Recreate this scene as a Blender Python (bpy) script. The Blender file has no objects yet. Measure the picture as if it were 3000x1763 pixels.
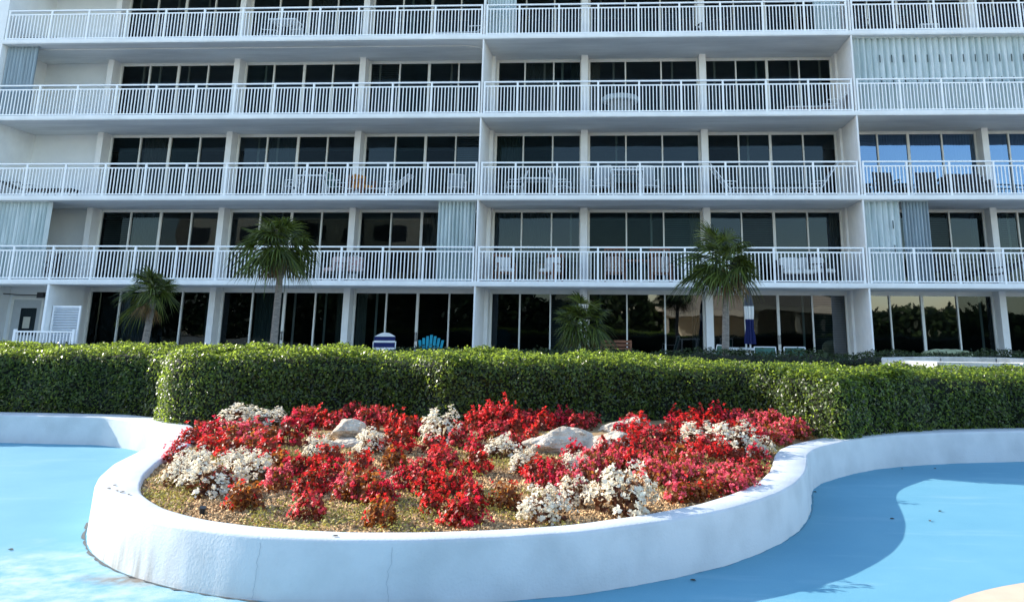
import bpy, math, random
import numpy as np
from mathutils import Vector, Matrix
random.seed(7); RNG = np.random.default_rng(7)
C = bpy.context.scene.collection
# ------------------------------------------------------------------ camera model
CR = np.array((0.9986, 0.0514, 0.0069)); CW = np.array((-0.0516, 0.9716, 0.2310))
CR -= CW * (CR @ CW); CR /= np.linalg.norm(CR); CW /= np.linalg.norm(CW); CU = np.cross(CR, CW)
F, PX, PY, EYE = 2434.0, 1695.2, 367.5, 1.65
def ray(x, y): return CW + (x - PX) / F * CR + (PY - y) / F * CU
def on_z(x, y, z):                      # point of the photo on the level z
    d = ray(x, y); t = (z - EYE) / d[2]; return Vector((d[0]*t, d[1]*t, z))
def on_y(x, y, Y):                      # point of the photo at the depth Y
    d = ray(x, y); t = Y / d[1]; return Vector((d[0]*t, Y, d[2]*t + EYE))

# ------------------------------------------------------------------ materials
def mat(name, col, rough=.6, var=.0, scale=6., bump=0., bscale=40., spec=.4, metal=0., col2=None, island=0., trans=0., stretch=(1,1,1), detail=5, tcol=(1,1,1)):
    m = bpy.data.materials.new(name); m.use_nodes = True; nt = m.node_tree; N = nt.nodes; L = nt.links
    b = N['Principled BSDF']; b.inputs['Roughness'].default_value = rough; b.inputs['Metallic'].default_value = metal
    b.inputs['Specular IOR Level'].default_value = spec; b.inputs['Base Color'].default_value = (*col, 1)
    src = None
    if var or bump:
        tc = N.new('ShaderNodeTexCoord'); mp = N.new('ShaderNodeMapping'); mp.inputs['Scale'].default_value = stretch
        L.new(tc.outputs['Object'], mp.inputs['Vector'])
    if var:
        nz = N.new('ShaderNodeTexNoise'); nz.inputs['Scale'].default_value = scale; nz.inputs['Detail'].default_value = detail; nz.inputs['Roughness'].default_value = .62
        L.new(mp.outputs[0], nz.inputs['Vector'])
        rp = N.new('ShaderNodeValToRGB'); rp.color_ramp.elements[0].position = .33; rp.color_ramp.elements[1].position = .68
        c2 = col2 or tuple(c * (1 - var) for c in col)
        rp.color_ramp.elements[0].color = (*c2, 1); rp.color_ramp.elements[1].color = (*col, 1)
        L.new(nz.outputs['Fac'], rp.inputs['Fac']); src = rp.outputs['Color']
    if island:
        ge = N.new('ShaderNodeNewGeometry'); r2 = N.new('ShaderNodeValToRGB')
        hi = tuple(min(1, c * (1 + island)) for c in col); lo = tuple(c * (1 - island) for c in (col2 or col))
        r2.color_ramp.elements[0].color = (*lo, 1); r2.color_ramp.elements[1].color = (*hi, 1)
        L.new(ge.outputs['Random Per Island'], r2.inputs['Fac']); src = r2.outputs['Color']
    if src: L.new(src, b.inputs['Base Color'])
    if bump:
        n2 = N.new('ShaderNodeTexNoise'); n2.inputs['Scale'].default_value = bscale; n2.inputs['Detail'].default_value = 6
        L.new(mp.outputs[0], n2.inputs['Vector'])
        bp = N.new('ShaderNodeBump'); bp.inputs['Strength'].default_value = min(1, bump); bp.inputs['Distance'].default_value = .01 if bump < 1 else .035
        L.new(n2.outputs['Fac'], bp.inputs['Height']); L.new(bp.outputs[0], b.inputs['Normal'])
    if trans:
        t = N.new('ShaderNodeBsdfTranslucent'); mx = N.new('ShaderNodeMixShader'); mx.inputs[0].default_value = trans
        if src:
            tm = N.new('ShaderNodeMix'); tm.data_type = 'RGBA'; tm.blend_type = 'MULTIPLY'; tm.inputs[0].default_value = 1; tm.inputs[7].default_value = (*tcol, 1)
            L.new(src, tm.inputs[6]); L.new(tm.outputs[2], t.inputs['Color'])
        else: t.inputs['Color'].default_value = (*col, 1)
        L.new(b.outputs[0], mx.inputs[1]); L.new(t.outputs[0], mx.inputs[2]); L.new(mx.outputs[0], N['Material Output'].inputs['Surface'])
    return m
def glass(name, refl, tint, see, gcol=(.6,.75,.85)):
    m = bpy.data.materials.new(name); m.use_nodes = True; nt = m.node_tree; N = nt.nodes; L = nt.links
    N.remove(N['Principled BSDF'])
    g = N.new('ShaderNodeBsdfGlossy'); g.inputs['Roughness'].default_value = .015; g.inputs['Color'].default_value = (*gcol, 1)
    t = N.new('ShaderNodeBsdfTransparent'); t.inputs['Color'].default_value = (*[c * see for c in tint], 1)
    fr = N.new('ShaderNodeFresnel'); fr.inputs['IOR'].default_value = 1.5
    ad = N.new('ShaderNodeMath'); ad.operation = 'ADD'; ad.inputs[1].default_value = refl; ad.use_clamp = True
    mx = N.new('ShaderNodeMixShader'); tc = N.new('ShaderNodeTexCoord'); nz = N.new('ShaderNodeTexNoise'); nz.inputs['Scale'].default_value = 1.1; nz.inputs['Detail'].default_value = 1
    bp = N.new('ShaderNodeBump'); bp.inputs['Strength'].default_value = .05; bp.inputs['Distance'].default_value = .06
    L.new(tc.outputs['Object'], nz.inputs['Vector']); L.new(nz.outputs['Fac'], bp.inputs['Height']); L.new(bp.outputs[0], g.inputs['Normal'])
    L.new(fr.outputs[0], ad.inputs[0]); L.new(ad.outputs[0], mx.inputs[0]); L.new(t.outputs[0], mx.inputs[1]); L.new(g.outputs[0], mx.inputs[2])
    L.new(mx.outputs[0], N['Material Output'].inputs['Surface']); return m
M = dict(
  paint=mat('white_stucco', (.86,.87,.86), .75, .13, 1.3, .25, 60, .2),
  ceiling=mat('balcony_plaster', (.84,.84,.82), .8, .24, .9, .35, 30, .2, stretch=(.35,1.6,1)),
  pier=mat('pier_stucco', (.85,.84,.82), .8, .1, 2.5, .3, 70, .2),
  tan=mat('side_wall_stucco', (.82,.84,.84), .8, .08, 1.2, .2, 50, .2),
  rail=mat('white_railing_paint', (.90,.91,.91), .45, .05, 3, spec=.4),
  frame=mat('window_frame_paint', (.78,.77,.72), .5, .08, 4, spec=.4),
  shutter=mat('shutter_metal', (.74,.79,.79), .45, .3, 2.2, spec=.5, col2=(.44,.53,.53), stretch=(3,3,.25)),
  shutter_grey=mat('grey_shutter_metal', (.40,.48,.52), .45, .3, 2.2, spec=.5, stretch=(3,3,.25)),
  slot=mat('shutter_slot', (.05,.07,.07), .6),
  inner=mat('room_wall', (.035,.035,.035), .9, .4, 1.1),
  curtain=mat('window_curtain', (.20,.24,.24), .9, .2, 3, stretch=(4,4,.3)),
  drape=mat('pale_drape', (.50,.48,.44), .9, .2, 3, stretch=(4,4,.3)),
  blind=mat('window_blind', (.22,.26,.27), .8, .25, 2),
  g_dark=glass('dark_glass', -.025, (.55,.62,.62), .6), g_mid=glass('tinted_glass', .0, (.5,.62,.62), .5), g_deep=glass('deep_glass', -.02, (.5,.62,.62), .6, (.35,.5,.55)), g_soft=glass('soft_mirror_glass', .09, (.5,.62,.62), .5, (.8,.85,.9)), g_refl=glass('mirror_glass', .22, (.5,.65,.7), .35, (.42,.66,1.)),
  door_white=mat('grey_white_slat', (.62,.66,.70), .5, .1, 3),
  door=mat('grey_door_paint', (.50,.52,.52), .5, .1, 3), paper=mat('paper_notice', (.62,.60,.50), .8, .15, 9),
  dark=mat('dark_metal', (.025,.027,.03), .45), wood=mat('teak_wood', (.22,.085,.04), .5, .4, 5, stretch=(1,1,6)),
  wfurn=mat('white_furniture_frame', (.74,.76,.76), .4, .06, 5), sling=mat('grey_sling_fabric', (.33,.36,.38), .85, .15, 40),
  gsling=mat('green_sling_fabric', (.05,.14,.11), .85, .2, 30), cushion=mat('white_cushion', (.75,.75,.72), .9, .1, 6, .3, 25),
  orange=mat('orange_cushion', (.62,.26,.05), .9, .15, 8, .3, 25), bluec=mat('navy_fabric', (.006,.014,.095), .85, .2, 10),
  teal=mat('teal_paint', (.0,.27,.36), .5, .2, 8), darkc=mat('dark_wicker', (.035,.035,.04), .7, .4, 50), redc=mat('patterned_cushion', (.50,.20,.18), .9, .6, 14, col2=(.62,.62,.58)),
  glasstop=mat('frosted_table_top', (.45,.52,.54), .15, .1, 6), wicker=mat('grey_wicker', (.30,.33,.33), .8, .5, 45),
  cover=mat('pale_green_cover', (.40,.44,.27), .85, .6, 7, .6, 9, col2=(.16,.19,.10)), canopy_grey=mat('grey_canopy', (.10,.11,.13), .85, .2, 8),
  stone=mat('white_coping_stone', (.66,.66,.63), .8, .25, 5, .4, 40, col2=(.45,.44,.40)),
  rock=mat('pale_limestone', (.70,.61,.48), .9, .5, 7, 1., 22, .2, col2=(.42,.34,.26)), 
  trunk=mat('palm_bark', (.30,.265,.23), .9, .5, 9, .8, 30, .2, stretch=(1,1,5)),
  palm=mat('palm_leaf', (.080,.110,.020), .38, island=.5, trans=.25, spec=.35, col2=(.035,.052,.012), tcol=(1.5,1.4,.8)),
  drypalm=mat('dry_palm_leaf', (.20,.115,.035), .7, island=.5, trans=.2, col2=(.13,.09,.06)),
  hedge=mat('hedge_leaf', (.058,.088,.017), .34, island=.65, trans=.45, spec=.5, col2=(.030,.050,.011), tcol=(6.6,5.8,3.4)),
  hedge_shaded=mat('shaded_hedge_leaf', (.035,.058,.016), .45, island=.5, trans=.2, spec=.3, col2=(.02,.034,.01)),  # shade on the terrace hedge put into a darker leaf colour; trees reuse it
  core=mat('shaded_hedge_twigs', (.012,.016,.008), .95, .4, 20), twig=mat('plant_stem', (.16,.05,.025), .7),  # core near black: self-shadow between the hedge leaves put into its colour
  red=mat('red_petal', (.86,.030,.075), .5, island=.3, trans=.4, spec=.3, col2=(.74,.016,.045), tcol=(1.2,1.4,1.4)),
  scarlet=mat('scarlet_petal', (.84,.04,.035), .5, island=.25, trans=.4, spec=.3, col2=(.74,.012,.015), tcol=(1.2,1.4,1.4)), coral=mat('coral_petal', (.88,.085,.10), .5, island=.25, trans=.4, spec=.3, col2=(.80,.03,.055), tcol=(1.1,1.3,1.3)),
  pink=mat('pink_petal', (.92,.15,.20), .5, island=.25, trans=.4, spec=.3, col2=(.86,.055,.09), tcol=(1.1,1.3,1.3)),
  white=mat('white_petal', (.87,.83,.70), .55, island=.06, trans=.35, spec=.2, col2=(.82,.73,.56)),
  bronze=mat('bronze_leaf', (.20,.036,.014), .45, island=.5, trans=.35, spec=.3, col2=(.15,.012,.010), tcol=(1.4,1.4,1.)),
  wleaf=mat('dark_bronze_leaf', (.13,.055,.022), .6, island=.5, trans=.3, spec=.2, col2=(.10,.02,.015)),
  oleaf=mat('copper_leaf', (.26,.10,.025), .4, island=.5, trans=.45, spec=.35, col2=(.19,.045,.014), tcol=(1.6,1.5,1.)),
  mulch=mat('tan_mulch', (.42,.28,.13), .9, .5, 30, .6, 60, .2, col2=(.24,.15,.08)),
  chips=mat('wood_chips', (.56,.36,.18), .9, island=.5, spec=.2, col2=(.26,.15,.07)),
  weed=mat('low_weed_leaf', (.38,.33,.07), .6, island=.5, trans=.3, col2=(.20,.18,.04)),
  leafdry=mat('dry_fallen_leaf', (.07,.05,.035), .8), tan_roof=mat('tan_roof_tile', (.50,.40,.28), .8, .2, 3), cream=mat('cream_stucco', (.70,.60,.44), .8, .1, 2),
  ground=mat('sandy_ground', (.50,.47,.41), .9, .2, .4), terrace=mat('terrace_concrete', (.55,.54,.51), .85, .15, 2, .3, 60),
  deck=mat('peach_deck', (.68,.50,.36), .85, .1, 5, .4, 120), grass=mat('grass_blade', (.06,.11,.02), .7, .3, 6),
)
# ------------------------------------------------------------------ mesh helpers
class MB:
    def __init__(s): s.v = []; s.f = []; s.mi = []
    def add(s, vs, fs, mi=0):
        o = len(s.v); s.v += [tuple(v) for v in vs]; s.f += [tuple(i + o for i in f) for f in fs]; s.mi += [mi] * len(fs); return s
    def box(s, x0, x1, y0, y1, z0, z1, mi=0):
        return s.add([(x0,y0,z0),(x1,y0,z0),(x1,y1,z0),(x0,y1,z0),(x0,y0,z1),(x1,y0,z1),(x1,y1,z1),(x0,y1,z1)],
                     [(0,3,2,1),(4,5,6,7),(0,1,5,4),(1,2,6,5),(2,3,7,6),(3,0,4,7)], mi)
    def bar(s, a, b, w, h=None, mi=0, up=(0,0,1)):
        a, b = Vector(a), Vector(b); h = h or w; d = (b - a).normalized(); u = Vector(up)
        if abs(d.dot(u)) > .95: u = Vector((0,1,0))
        r = d.cross(u).normalized(); u = r.cross(d); q = []
        for p in (a, b):
            for i, j in ((-1,-1),(1,-1),(1,1),(-1,1)): q.append(p + r*i*w/2 + u*j*h/2)
        return s.add(q, [(0,1,2,3),(7,6,5,4),(0,4,5,1),(1,5,6,2),(2,6,7,3),(3,7,4,0)], mi)
    def tube(s, pts, rad, n=8, mi=0, cap=True):
        pts = [Vector(p) for p in pts]; rad = rad if isinstance(rad, (list, tuple)) else [rad]*len(pts); vs = []; fs = []
        for i, p in enumerate(pts):
            d = (pts[min(i+1, len(pts)-1)] - pts[max(i-1, 0)]).normalized(); u = Vector((0,0,1)) if abs(d.z) < .9 else Vector((1,0,0))
            r = d.cross(u).normalized(); u = r.cross(d)
            for k in range(n):
                a = 2*math.pi*k/n; vs.append(p + (r*math.cos(a) + u*math.sin(a))*rad[i])
        for i in range(len(pts)-1):
            for k in range(n): fs.append((i*n+k, i*n+(k+1)%n, (i+1)*n+(k+1)%n, (i+1)*n+k))
        if cap: fs += [tuple(range(n-1, -1, -1)), tuple(range((len(pts)-1)*n, len(pts)*n))]
        return s.add(vs, fs, mi)
    def lathe(s, prof, n=20, c=(0,0), mi=0):
        vs = [(c[0]+r*math.cos(2*math.pi*k/n), c[1]+r*math.sin(2*math.pi*k/n), z) for r, z in prof for k in range(n)]
        fs = [(i*n+k, i*n+(k+1)%n, (i+1)*n+(k+1)%n, (i+1)*n+k) for i in range(len(prof)-1) for k in range(n)]
        return s.add(vs, fs, mi)
    def cushion(s, x0, x1, y0, y1, z0, z1, r=.03, mi=0):
        # a box with softened edges: three stacked rounded outlines
        vs = []; fs = []
        lay = [(r, z0), (0, z0 + r), (0, z1 - r), (r, z1)]
        for ins, z in lay:
            a, b, c, d = x0+ins, x1-ins, y0+ins, y1-ins; k = r
            vs += [(a+k,c,z),(b-k,c,z),(b,c+k,z),(b,d-k,z),(b-k,d,z),(a+k,d,z),(a,d-k,z),(a,c+k,z)]
        for l in range(3):
            for k in range(8): fs.append((l*8+k, l*8+(k+1)%8, l*8+8+(k+1)%8, l*8+8+k))
        fs += [tuple(range(7,-1,-1)), tuple(range(24,32))]
        return s.add(vs, fs, mi)
    def build(s, name, m, parent=None, smooth=False):
        me = bpy.data.meshes.new(name); me.from_pydata(s.v, [], s.f)
        for q in (m if isinstance(m, (list, tuple)) else [m]): me.materials.append(q)
        if any(s.mi): me.polygons.foreach_set('material_index', s.mi)
        if smooth: me.polygons.foreach_set('use_smooth', [True]*len(s.f))
        me.update(); o = bpy.data.objects.new(name, me); C.objects.link(o)
        if parent: o.parent = parent
        return o
def np_mesh(name, V, nper, faces, m, parent=None, smooth=False, mats=None):
    """V (n,nper,3) copies of one little face set"""
    n = len(V); faces = [np.array(f) for f in faces]; me = bpy.data.meshes.new(name)
    me.vertices.add(n*nper); me.vertices.foreach_set('co', V.reshape(-1).astype(np.float32))
    off = (np.arange(n)*nper)[:, None]; loops = []; sizes = []
    idx = np.concatenate([off + f[None, :] for f in faces], axis=1).reshape(-1)
    per = [len(f) for f in faces]; tot = np.tile(np.array(per), n); st = np.concatenate(([0], np.cumsum(tot)[:-1]))
    me.loops.add(len(idx)); me.loops.foreach_set('vertex_index', idx.astype(np.int32))
    me.polygons.add(len(tot)); me.polygons.foreach_set('loop_start', st.astype(np.int32))
    if smooth: me.polygons.foreach_set('use_smooth', [True]*len(tot))
    me.update(calc_edges=True); me.validate(); me.materials.append(m)
    o = bpy.data.objects.new(name, me); C.objects.link(o)
    if parent: o.parent = parent
    return o
def tag(o, label=None, cat=None, group=None, kind=None):
    if label: o['label'] = label
    if cat: o['category'] = cat
    if group: o['group'] = group
    if kind: o['kind'] = kind
    return o
def empty(name, loc, rz=0.):
    o = bpy.data.objects.new(name, None); C.objects.link(o); o.location = loc; o.rotation_euler = (0,0,rz); o.empty_display_size = .2; return o
def copy_tree(o, parent=None):
    c = o.copy(); C.objects.link(c)
    if parent: c.parent = parent
    for ch in [q for q in o.children]: copy_tree(ch, c)
    return c
def vnoise(p, s=1., seed=0):            # smooth value noise, p (n,2|3)
    p = np.asarray(p, float)*s + seed*17.31; i = np.floor(p).astype(np.int64); f = p - i; f = f*f*(3-2*f); d = p.shape[1]; out = 0
    for c in range(2**d):
        w = 1.; h = np.zeros(len(p), np.int64)
        for a in range(d):
            b = (c >> a) & 1; w = w*(f[:, a] if b else 1-f[:, a]); h = h*7919 + (i[:, a]+b)*(104729 + 31*a)
        h = (h ^ (h >> 13))*1274126177; out = out + w*(((h ^ (h >> 16)) & 0xffff)/65535.)
    return out
def leaf_cloud(P, Nn, size, aspect, spread, curl=.15, droop=0.):
    """folded diamond leaves at P, facing about Nn"""
    n = len(P); nn = Nn + RNG.normal(0, spread, (n,3)); nn /= np.linalg.norm(nn, axis=1)[:, None]
    t = RNG.normal(0, 1, (n,3)); t[:, 2] -= droop; t -= nn*(t*nn).sum(1)[:, None]; t /= np.linalg.norm(t, axis=1)[:, None]
    b = np.cross(nn, t); s = (size*RNG.uniform(.7, 1.3, n))[:, None]; w = s*aspect
    V = np.stack([P - t*s*.5, P + b*w*.5 + nn*s*curl - t*s*.05, P + t*s*.5, P - b*w*.5 + nn*s*curl - t*s*.05], 1); return V
def smooth_path(pts, step, it=3):
    pts = np.array(pts, float); seg = np.linalg.norm(np.diff(pts, axis=0), axis=1); s = np.concatenate(([0], np.cumsum(seg)))
    n = max(2, int(s[-1]/step)); u = np.linspace(0, s[-1], n); q = np.stack([np.interp(u, s, pts[:, k]) for k in range(pts.shape[1])], 1)
    for _ in range(it): q[1:-1] = (q[:-2] + 2*q[1:-1] + q[2:])/4
    return q
def normals2(q):
    t = np.gradient(q[:, :2], axis=0); t /= np.linalg.norm(t, axis=1)[:, None]; return np.stack([-t[:, 1], t[:, 0]], 1)

# ------------------------------------------------------------------ ground, pool, terrace
def sheet(name, x0, x1, y0, y1, z, m):
    o = MB().add([(x0,y0,z),(x1,y0,z),(x1,y1,z),(x0,y1,z)], [(0,1,2,3)]).build(name, m); o['kind'] = 'structure'; return o
sheet('ground', -600, 600, -600, 600, -.06, M['ground'])
# painted basin floor: blue paint with worn pale patches and dirt by the wall's end
pm = bpy.data.materials.new('blue_pool_paint'); pm.use_nodes = True
def pool_nodes():
    nt = pm.node_tree; N = nt.nodes; L = nt.links; b = N['Principled BSDF']; b.inputs['Roughness'].default_value = .7; b.inputs['Specular IOR Level'].default_value = .25
    tc = N.new('ShaderNodeTexCoord')
    def noise(s, d=5, st=(1,1,1)):
        mp = N.new('ShaderNodeMapping'); mp.inputs['Scale'].default_value = st; L.new(tc.outputs['Object'], mp.inputs[0])
        n = N.new('ShaderNodeTexNoise'); n.inputs['Scale'].default_value = s; n.inputs['Detail'].default_value = d; n.inputs['Roughness'].default_value = .6; L.new(mp.outputs[0], n.inputs[0]); return n.outputs['Fac']
    def ramp(src, a, c, d0=(0,0,0), d1=(1,1,1)):
        r = N.new('ShaderNodeValToRGB'); r.color_ramp.elements[0].position = a; r.color_ramp.elements[1].position = c
        r.color_ramp.elements[0].color = (*d0,1); r.color_ramp.elements[1].color = (*d1,1); L.new(src, r.inputs[0]); return r.outputs[0]
    def mix(f, a, c, blend='MIX'):
        m = N.new('ShaderNodeMix'); m.data_type = 'RGBA'; m.blend_type = blend
        for s, k in ((f,0),(a,6),(c,7)):
            if isinstance(s, (tuple, list)): m.inputs[k].default_value = (*s,1)
            elif isinstance(s, float): m.inputs[k].default_value = s
            else: L.new(s, m.inputs[k])
        return m.outputs[2]
    def blob(c, rx, ry, warp):
        mp = N.new('ShaderNodeMapping'); mp.vector_type = 'TEXTURE'; mp.inputs['Location'].default_value = (*c,0); mp.inputs['Scale'].default_value = (rx,ry,1); L.new(tc.outputs['Object'], mp.inputs[0])
        ln = N.new('ShaderNodeVectorMath'); ln.operation = 'LENGTH'; L.new(mp.outputs[0], ln.inputs[0])
        a = N.new('ShaderNodeMath'); a.operation = 'MULTIPLY_ADD'; a.inputs[1].default_value = 1.4; L.new(warp, a.inputs[0]); L.new(ln.outputs['Value'], a.inputs[2]); mr = N.new('ShaderNodeMapRange'); mr.inputs[1].default_value = 1.75; mr.inputs[2].default_value = 1.0; L.new(a.outputs[0], mr.inputs[0]); return mr.outputs[0]
    base = mix(ramp(noise(1.1), .3, .7), (.12,.33,.44), (.15,.37,.475))
    base = mix(ramp(noise(2.2, 8, (.35,1.6,1)), .56, .78), base, (.21,.41,.51))
    w = mix(ramp(noise(5, 8), .35, .7), (0.,0.,0.), blob((-3.6,5.7), 2.1, 1.0, noise(1.6)))
    base = mix(w, base, (.46,.56,.58))
    dd = mix(ramp(noise(9, 8), .30, .55), (0.,0.,0.), blob((-3.2,5.80), .42, .14, noise(3.)))
    base = mix(dd, base, (.20,.17,.14))
    sp = ramp(noise(160, 2), .3, .72, (.88,.88,.88), (1.06,1.06,1.06)); base = mix(1., base, sp, 'MULTIPLY')
    L.new(base, b.inputs['Base Color'])
    bp = N.new('ShaderNodeBump'); bp.inputs['Strength'].default_value = .35; bp.inputs['Distance'].default_value = .006; L.new(noise(90, 4), bp.inputs['Height']); L.new(bp.outputs[0], b.inputs['Normal'])
pool_nodes()
sheet('pool_floor', -20, 16, -3, 11.98, 0, pm)
# peach deck corner, bottom right, rounded edge
ce = Vector((3.55, 4.05)); p = on_z(2822, 1762, 0); q = on_z(3000, 1711, 0)
ctr = Vector((p.x + 1.55, p.y - 1.9)); rr = math.hypot(ctr.x - p.x, ctr.y - p.y)
arc = [(ctr.x + rr*math.cos(a), ctr.y + rr*math.sin(a)) for a in np.linspace(math.radians(60), math.radians(215), 40)]
poly = [(x, y) for x, y in arc] + [(arc[-1][0], -3), (14, -3), (14, arc[0][1])]
n = len(poly); b = MB(); b.add([(x,y,.03) for x,y in poly] + [(x,y,-.02) for x,y in poly], [tuple(range(n))] + [(i,(i+1)%n,(i+1)%n+n,i+n)[::-1] for i in range(n)])
b.build('pool_deck', M['deck'])['kind'] = 'structure'
b = MB().box(-84, 40, 13.0, 34, -.05, .15); b.build('terrace', M['terrace'])['kind'] = 'structure'

# ------------------------------------------------------------------ planter wall
OUT = [(-14,11.75),(-11,11.75),(-8.59,11.66),(-7.02,11.57),(-6.54,11.31),(-6.04,10.98),(-5.67,10.52),(-5.42,10.1),(-5.07,9.39),(-4.92,8.78),(-4.71,7.98),(-4.43,7.30),(-4.22,6.91),(-3.94,6.51),(-3.66,6.22),(-3.37,5.97),
 (-3.11,5.81),(-2.83,5.66),(-2.47,5.53),(-2.15,5.45),(-1.71,5.41),(-1.23,5.45),(-.745,5.557),(-.25,5.736),(.282,6.077),(.737,6.462),(1.03,6.828),(1.246,7.148),(1.449,7.544),(1.632,8.05),(1.75,8.51),(1.88,9.11),(1.98,9.40),(2.12,9.67),
 (2.24,9.83),(2.58,10.246),(2.96,10.61),(3.405,10.877),(4.05,11.14),(5.06,11.387),(7,11.5),(12,11.5)]
q = smooth_path(OUT, .06, 4); nn = normals2(q)       # normal to the left of travel = towards the bed
yy = q[:, 1]; wid = np.interp(yy, [5.3, 5.7, 6.4, 7.4, 8.6, 10, 11.5], [.205, .215, .26, .31, .33, .34, .36])
lft = q[:, 0] < -2; wid = np.where(lft, np.interp(yy, [5.3, 5.7, 6.2, 7, 8, 9.5, 11.5], [.205, .215, .27, .34, .37, .37, .36]), wid)
prof = lambda w: [(0,-.03),(0,.335),(.006,.352),(.022,.36),(w-.03,.36),(w-.012,.355),(w,.34),(w,.0)]
wm = bpy.data.materials.new('white_wall_paint'); wm.use_nodes = True
def wall_nodes():
    nt = wm.node_tree; N = nt.nodes; L = nt.links; b = N['Principled BSDF']; b.inputs['Roughness'].default_value = .72; b.inputs['Specular IOR Level'].default_value = .25
    tc = N.new('ShaderNodeTexCoord'); sx = N.new('ShaderNodeSeparateXYZ'); L.new(tc.outputs['Object'], sx.inputs[0])
    mp = N.new('ShaderNodeMapping'); mp.inputs['Scale'].default_value = (5,5,.7); L.new(tc.outputs['Object'], mp.inputs[0])
    n = N.new('ShaderNodeTexNoise'); n.inputs['Scale'].default_value = 2.2; n.inputs['Detail'].default_value = 8; L.new(mp.outputs[0], n.inputs[0])
    r = N.new('ShaderNodeValToRGB'); r.color_ramp.elements[0].position = .46; r.color_ramp.elements[1].position = .66; r.color_ramp.elements[0].color = (0,0,0,1); L.new(n.outputs['Fac'], r.inputs[0])
    # mildew streaks only round the left end, low down
    mr = N.new('ShaderNodeMapRange'); mr.inputs[1].default_value = -2.6; mr.inputs[2].default_value = -3.3; L.new(sx.outputs[0], mr.inputs[0])
    mz = N.new('ShaderNodeMapRange'); mz.inputs[1].default_value = .30; mz.inputs[2].default_value = .02; L.new(sx.outputs[2], mz.inputs[0])
    ml = N.new('ShaderNodeMapRange'); ml.inputs[1].default_value = -4.9; ml.inputs[2].default_value = -4.2; L.new(sx.outputs[0], ml.inputs[0]); m0 = N.new('ShaderNodeMath'); m0.operation = 'MULTIPLY'; L.new(mr.outputs[0], m0.inputs[0]); L.new(ml.outputs[0], m0.inputs[1])
    m1 = N.new('ShaderNodeMath'); m1.operation = 'MULTIPLY'; L.new(m0.outputs[0], m1.inputs[0]); L.new(mz.outputs[0], m1.inputs[1])
    m2 = N.new('ShaderNodeMath'); m2.operation = 'MULTIPLY'; L.new(m1.outputs[0], m2.inputs[0]); L.new(r.outputs[0], m2.inputs[1])
    n2 = N.new('ShaderNodeTexNoise'); n2.inputs['Scale'].default_value = 3.; n2.inputs['Detail'].default_value = 8; L.new(tc.outputs['Object'], n2.inputs[0])
    r2 = N.new('ShaderNodeValToRGB'); r2.color_ramp.elements[0].position = .3; r2.color_ramp.elements[1].position = .6; r2.color_ramp.elements[0].color = (.49,.52,.53,1); r2.color_ramp.elements[1].color = (.59,.62,.63,1); L.new(n2.outputs['Fac'], r2.inputs[0])
    mx = N.new('ShaderNodeMix'); mx.data_type = 'RGBA'; L.new(m2.outputs[0], mx.inputs[0]); L.new(r2.outputs[0], mx.inputs[6]); mx.inputs[7].default_value = (.28,.27,.24,1); L.new(mx.outputs[2], b.inputs['Base Color'])
    n3 = N.new('ShaderNodeTexNoise'); n3.inputs['Scale'].default_value = 55; n3.inputs['Detail'].default_value = 7; L.new(tc.outputs['Object'], n3.inputs[0])
    bp = N.new('ShaderNodeBump'); bp.inputs['Strength'].default_value = .5; bp.inputs['Distance'].default_value = .005; L.new(n3.outputs['Fac'], bp.inputs['Height']); L.new(bp.outputs[0], b.inputs['Normal'])
wall_nodes()
b = MB(); vs = []; fs = []; k = 8
for i in range(len(q)):
    wob = .004*math.sin(i*.9) + .003*math.sin(i*2.3)
    for j, (o, z) in enumerate(prof(wid[i])):
        if j == 0: o = -.012 + wob      # slight fillet where the wall meets the floor
        vs.append((q[i,0] + nn[i,0]*o, q[i,1] + nn[i,1]*o, z))
for i in range(len(q)-1):
    for j in range(k-1): fs.append((i*k+j, (i+1)*k+j, (i+1)*k+j+1, i*k+j+1))
wall = b.add(vs, fs).build('planter_wall', wm, smooth=True)
try:
    wall.data.set_sharp_from_angle(angle=math.radians(50))
except Exception: pass
tag(wall, 'low curving white painted wall round the flower bed, edging the blue basin', 'wall')
def wall_front(x):                       # point on the basin side of the wall's front
    i = int(np.argmin(np.abs(q[:, 0] - x) + 10*(yy > 6.6))); return q[i,0], q[i,1], nn[i]
cb = MB()
def crack(px, y0, y1, jag, seed):
    r = random.Random(seed); P0 = on_y(px, y0, 5.45); x, y, nrm = wall_front(P0.x); pts = []; d = 0
    for i in range(15):
        z = .32 - .31*i/14; d += r.uniform(-jag, jag); xx = x + d; X, Y, nr = wall_front(xx)
        Y = np.interp(xx, q[(yy < 6.6)][:, 0], q[(yy < 6.6)][:, 1]); o = .021*(1-(z+.03)/.365) + .002; pts.append((xx - nr[0]*o, Y - nr[1]*o, z))
    for a, c in zip(pts[:-1], pts[1:]):
        w = .0013; cb.add([(a[0]-w,a[1],a[2]),(c[0]-w,c[1],c[2]),(c[0]+w,c[1],c[2]),(a[0]+w,a[1],a[2])], [(0,1,2,3)])
crack(1150, 1600, 1760, .012, 3); crack(750, 1660, 1740, .01, 8)
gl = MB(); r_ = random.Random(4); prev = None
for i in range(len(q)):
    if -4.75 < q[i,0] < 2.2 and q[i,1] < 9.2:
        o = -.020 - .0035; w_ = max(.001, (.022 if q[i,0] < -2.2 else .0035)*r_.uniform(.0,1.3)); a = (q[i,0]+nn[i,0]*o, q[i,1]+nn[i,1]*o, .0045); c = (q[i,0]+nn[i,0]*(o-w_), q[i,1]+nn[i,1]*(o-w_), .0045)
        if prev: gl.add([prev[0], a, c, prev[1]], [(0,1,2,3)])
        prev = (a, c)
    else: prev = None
gl.build('grime_line', mat('floor_grime', (.10,.11,.115), .9, .4, 20), wall)
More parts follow.
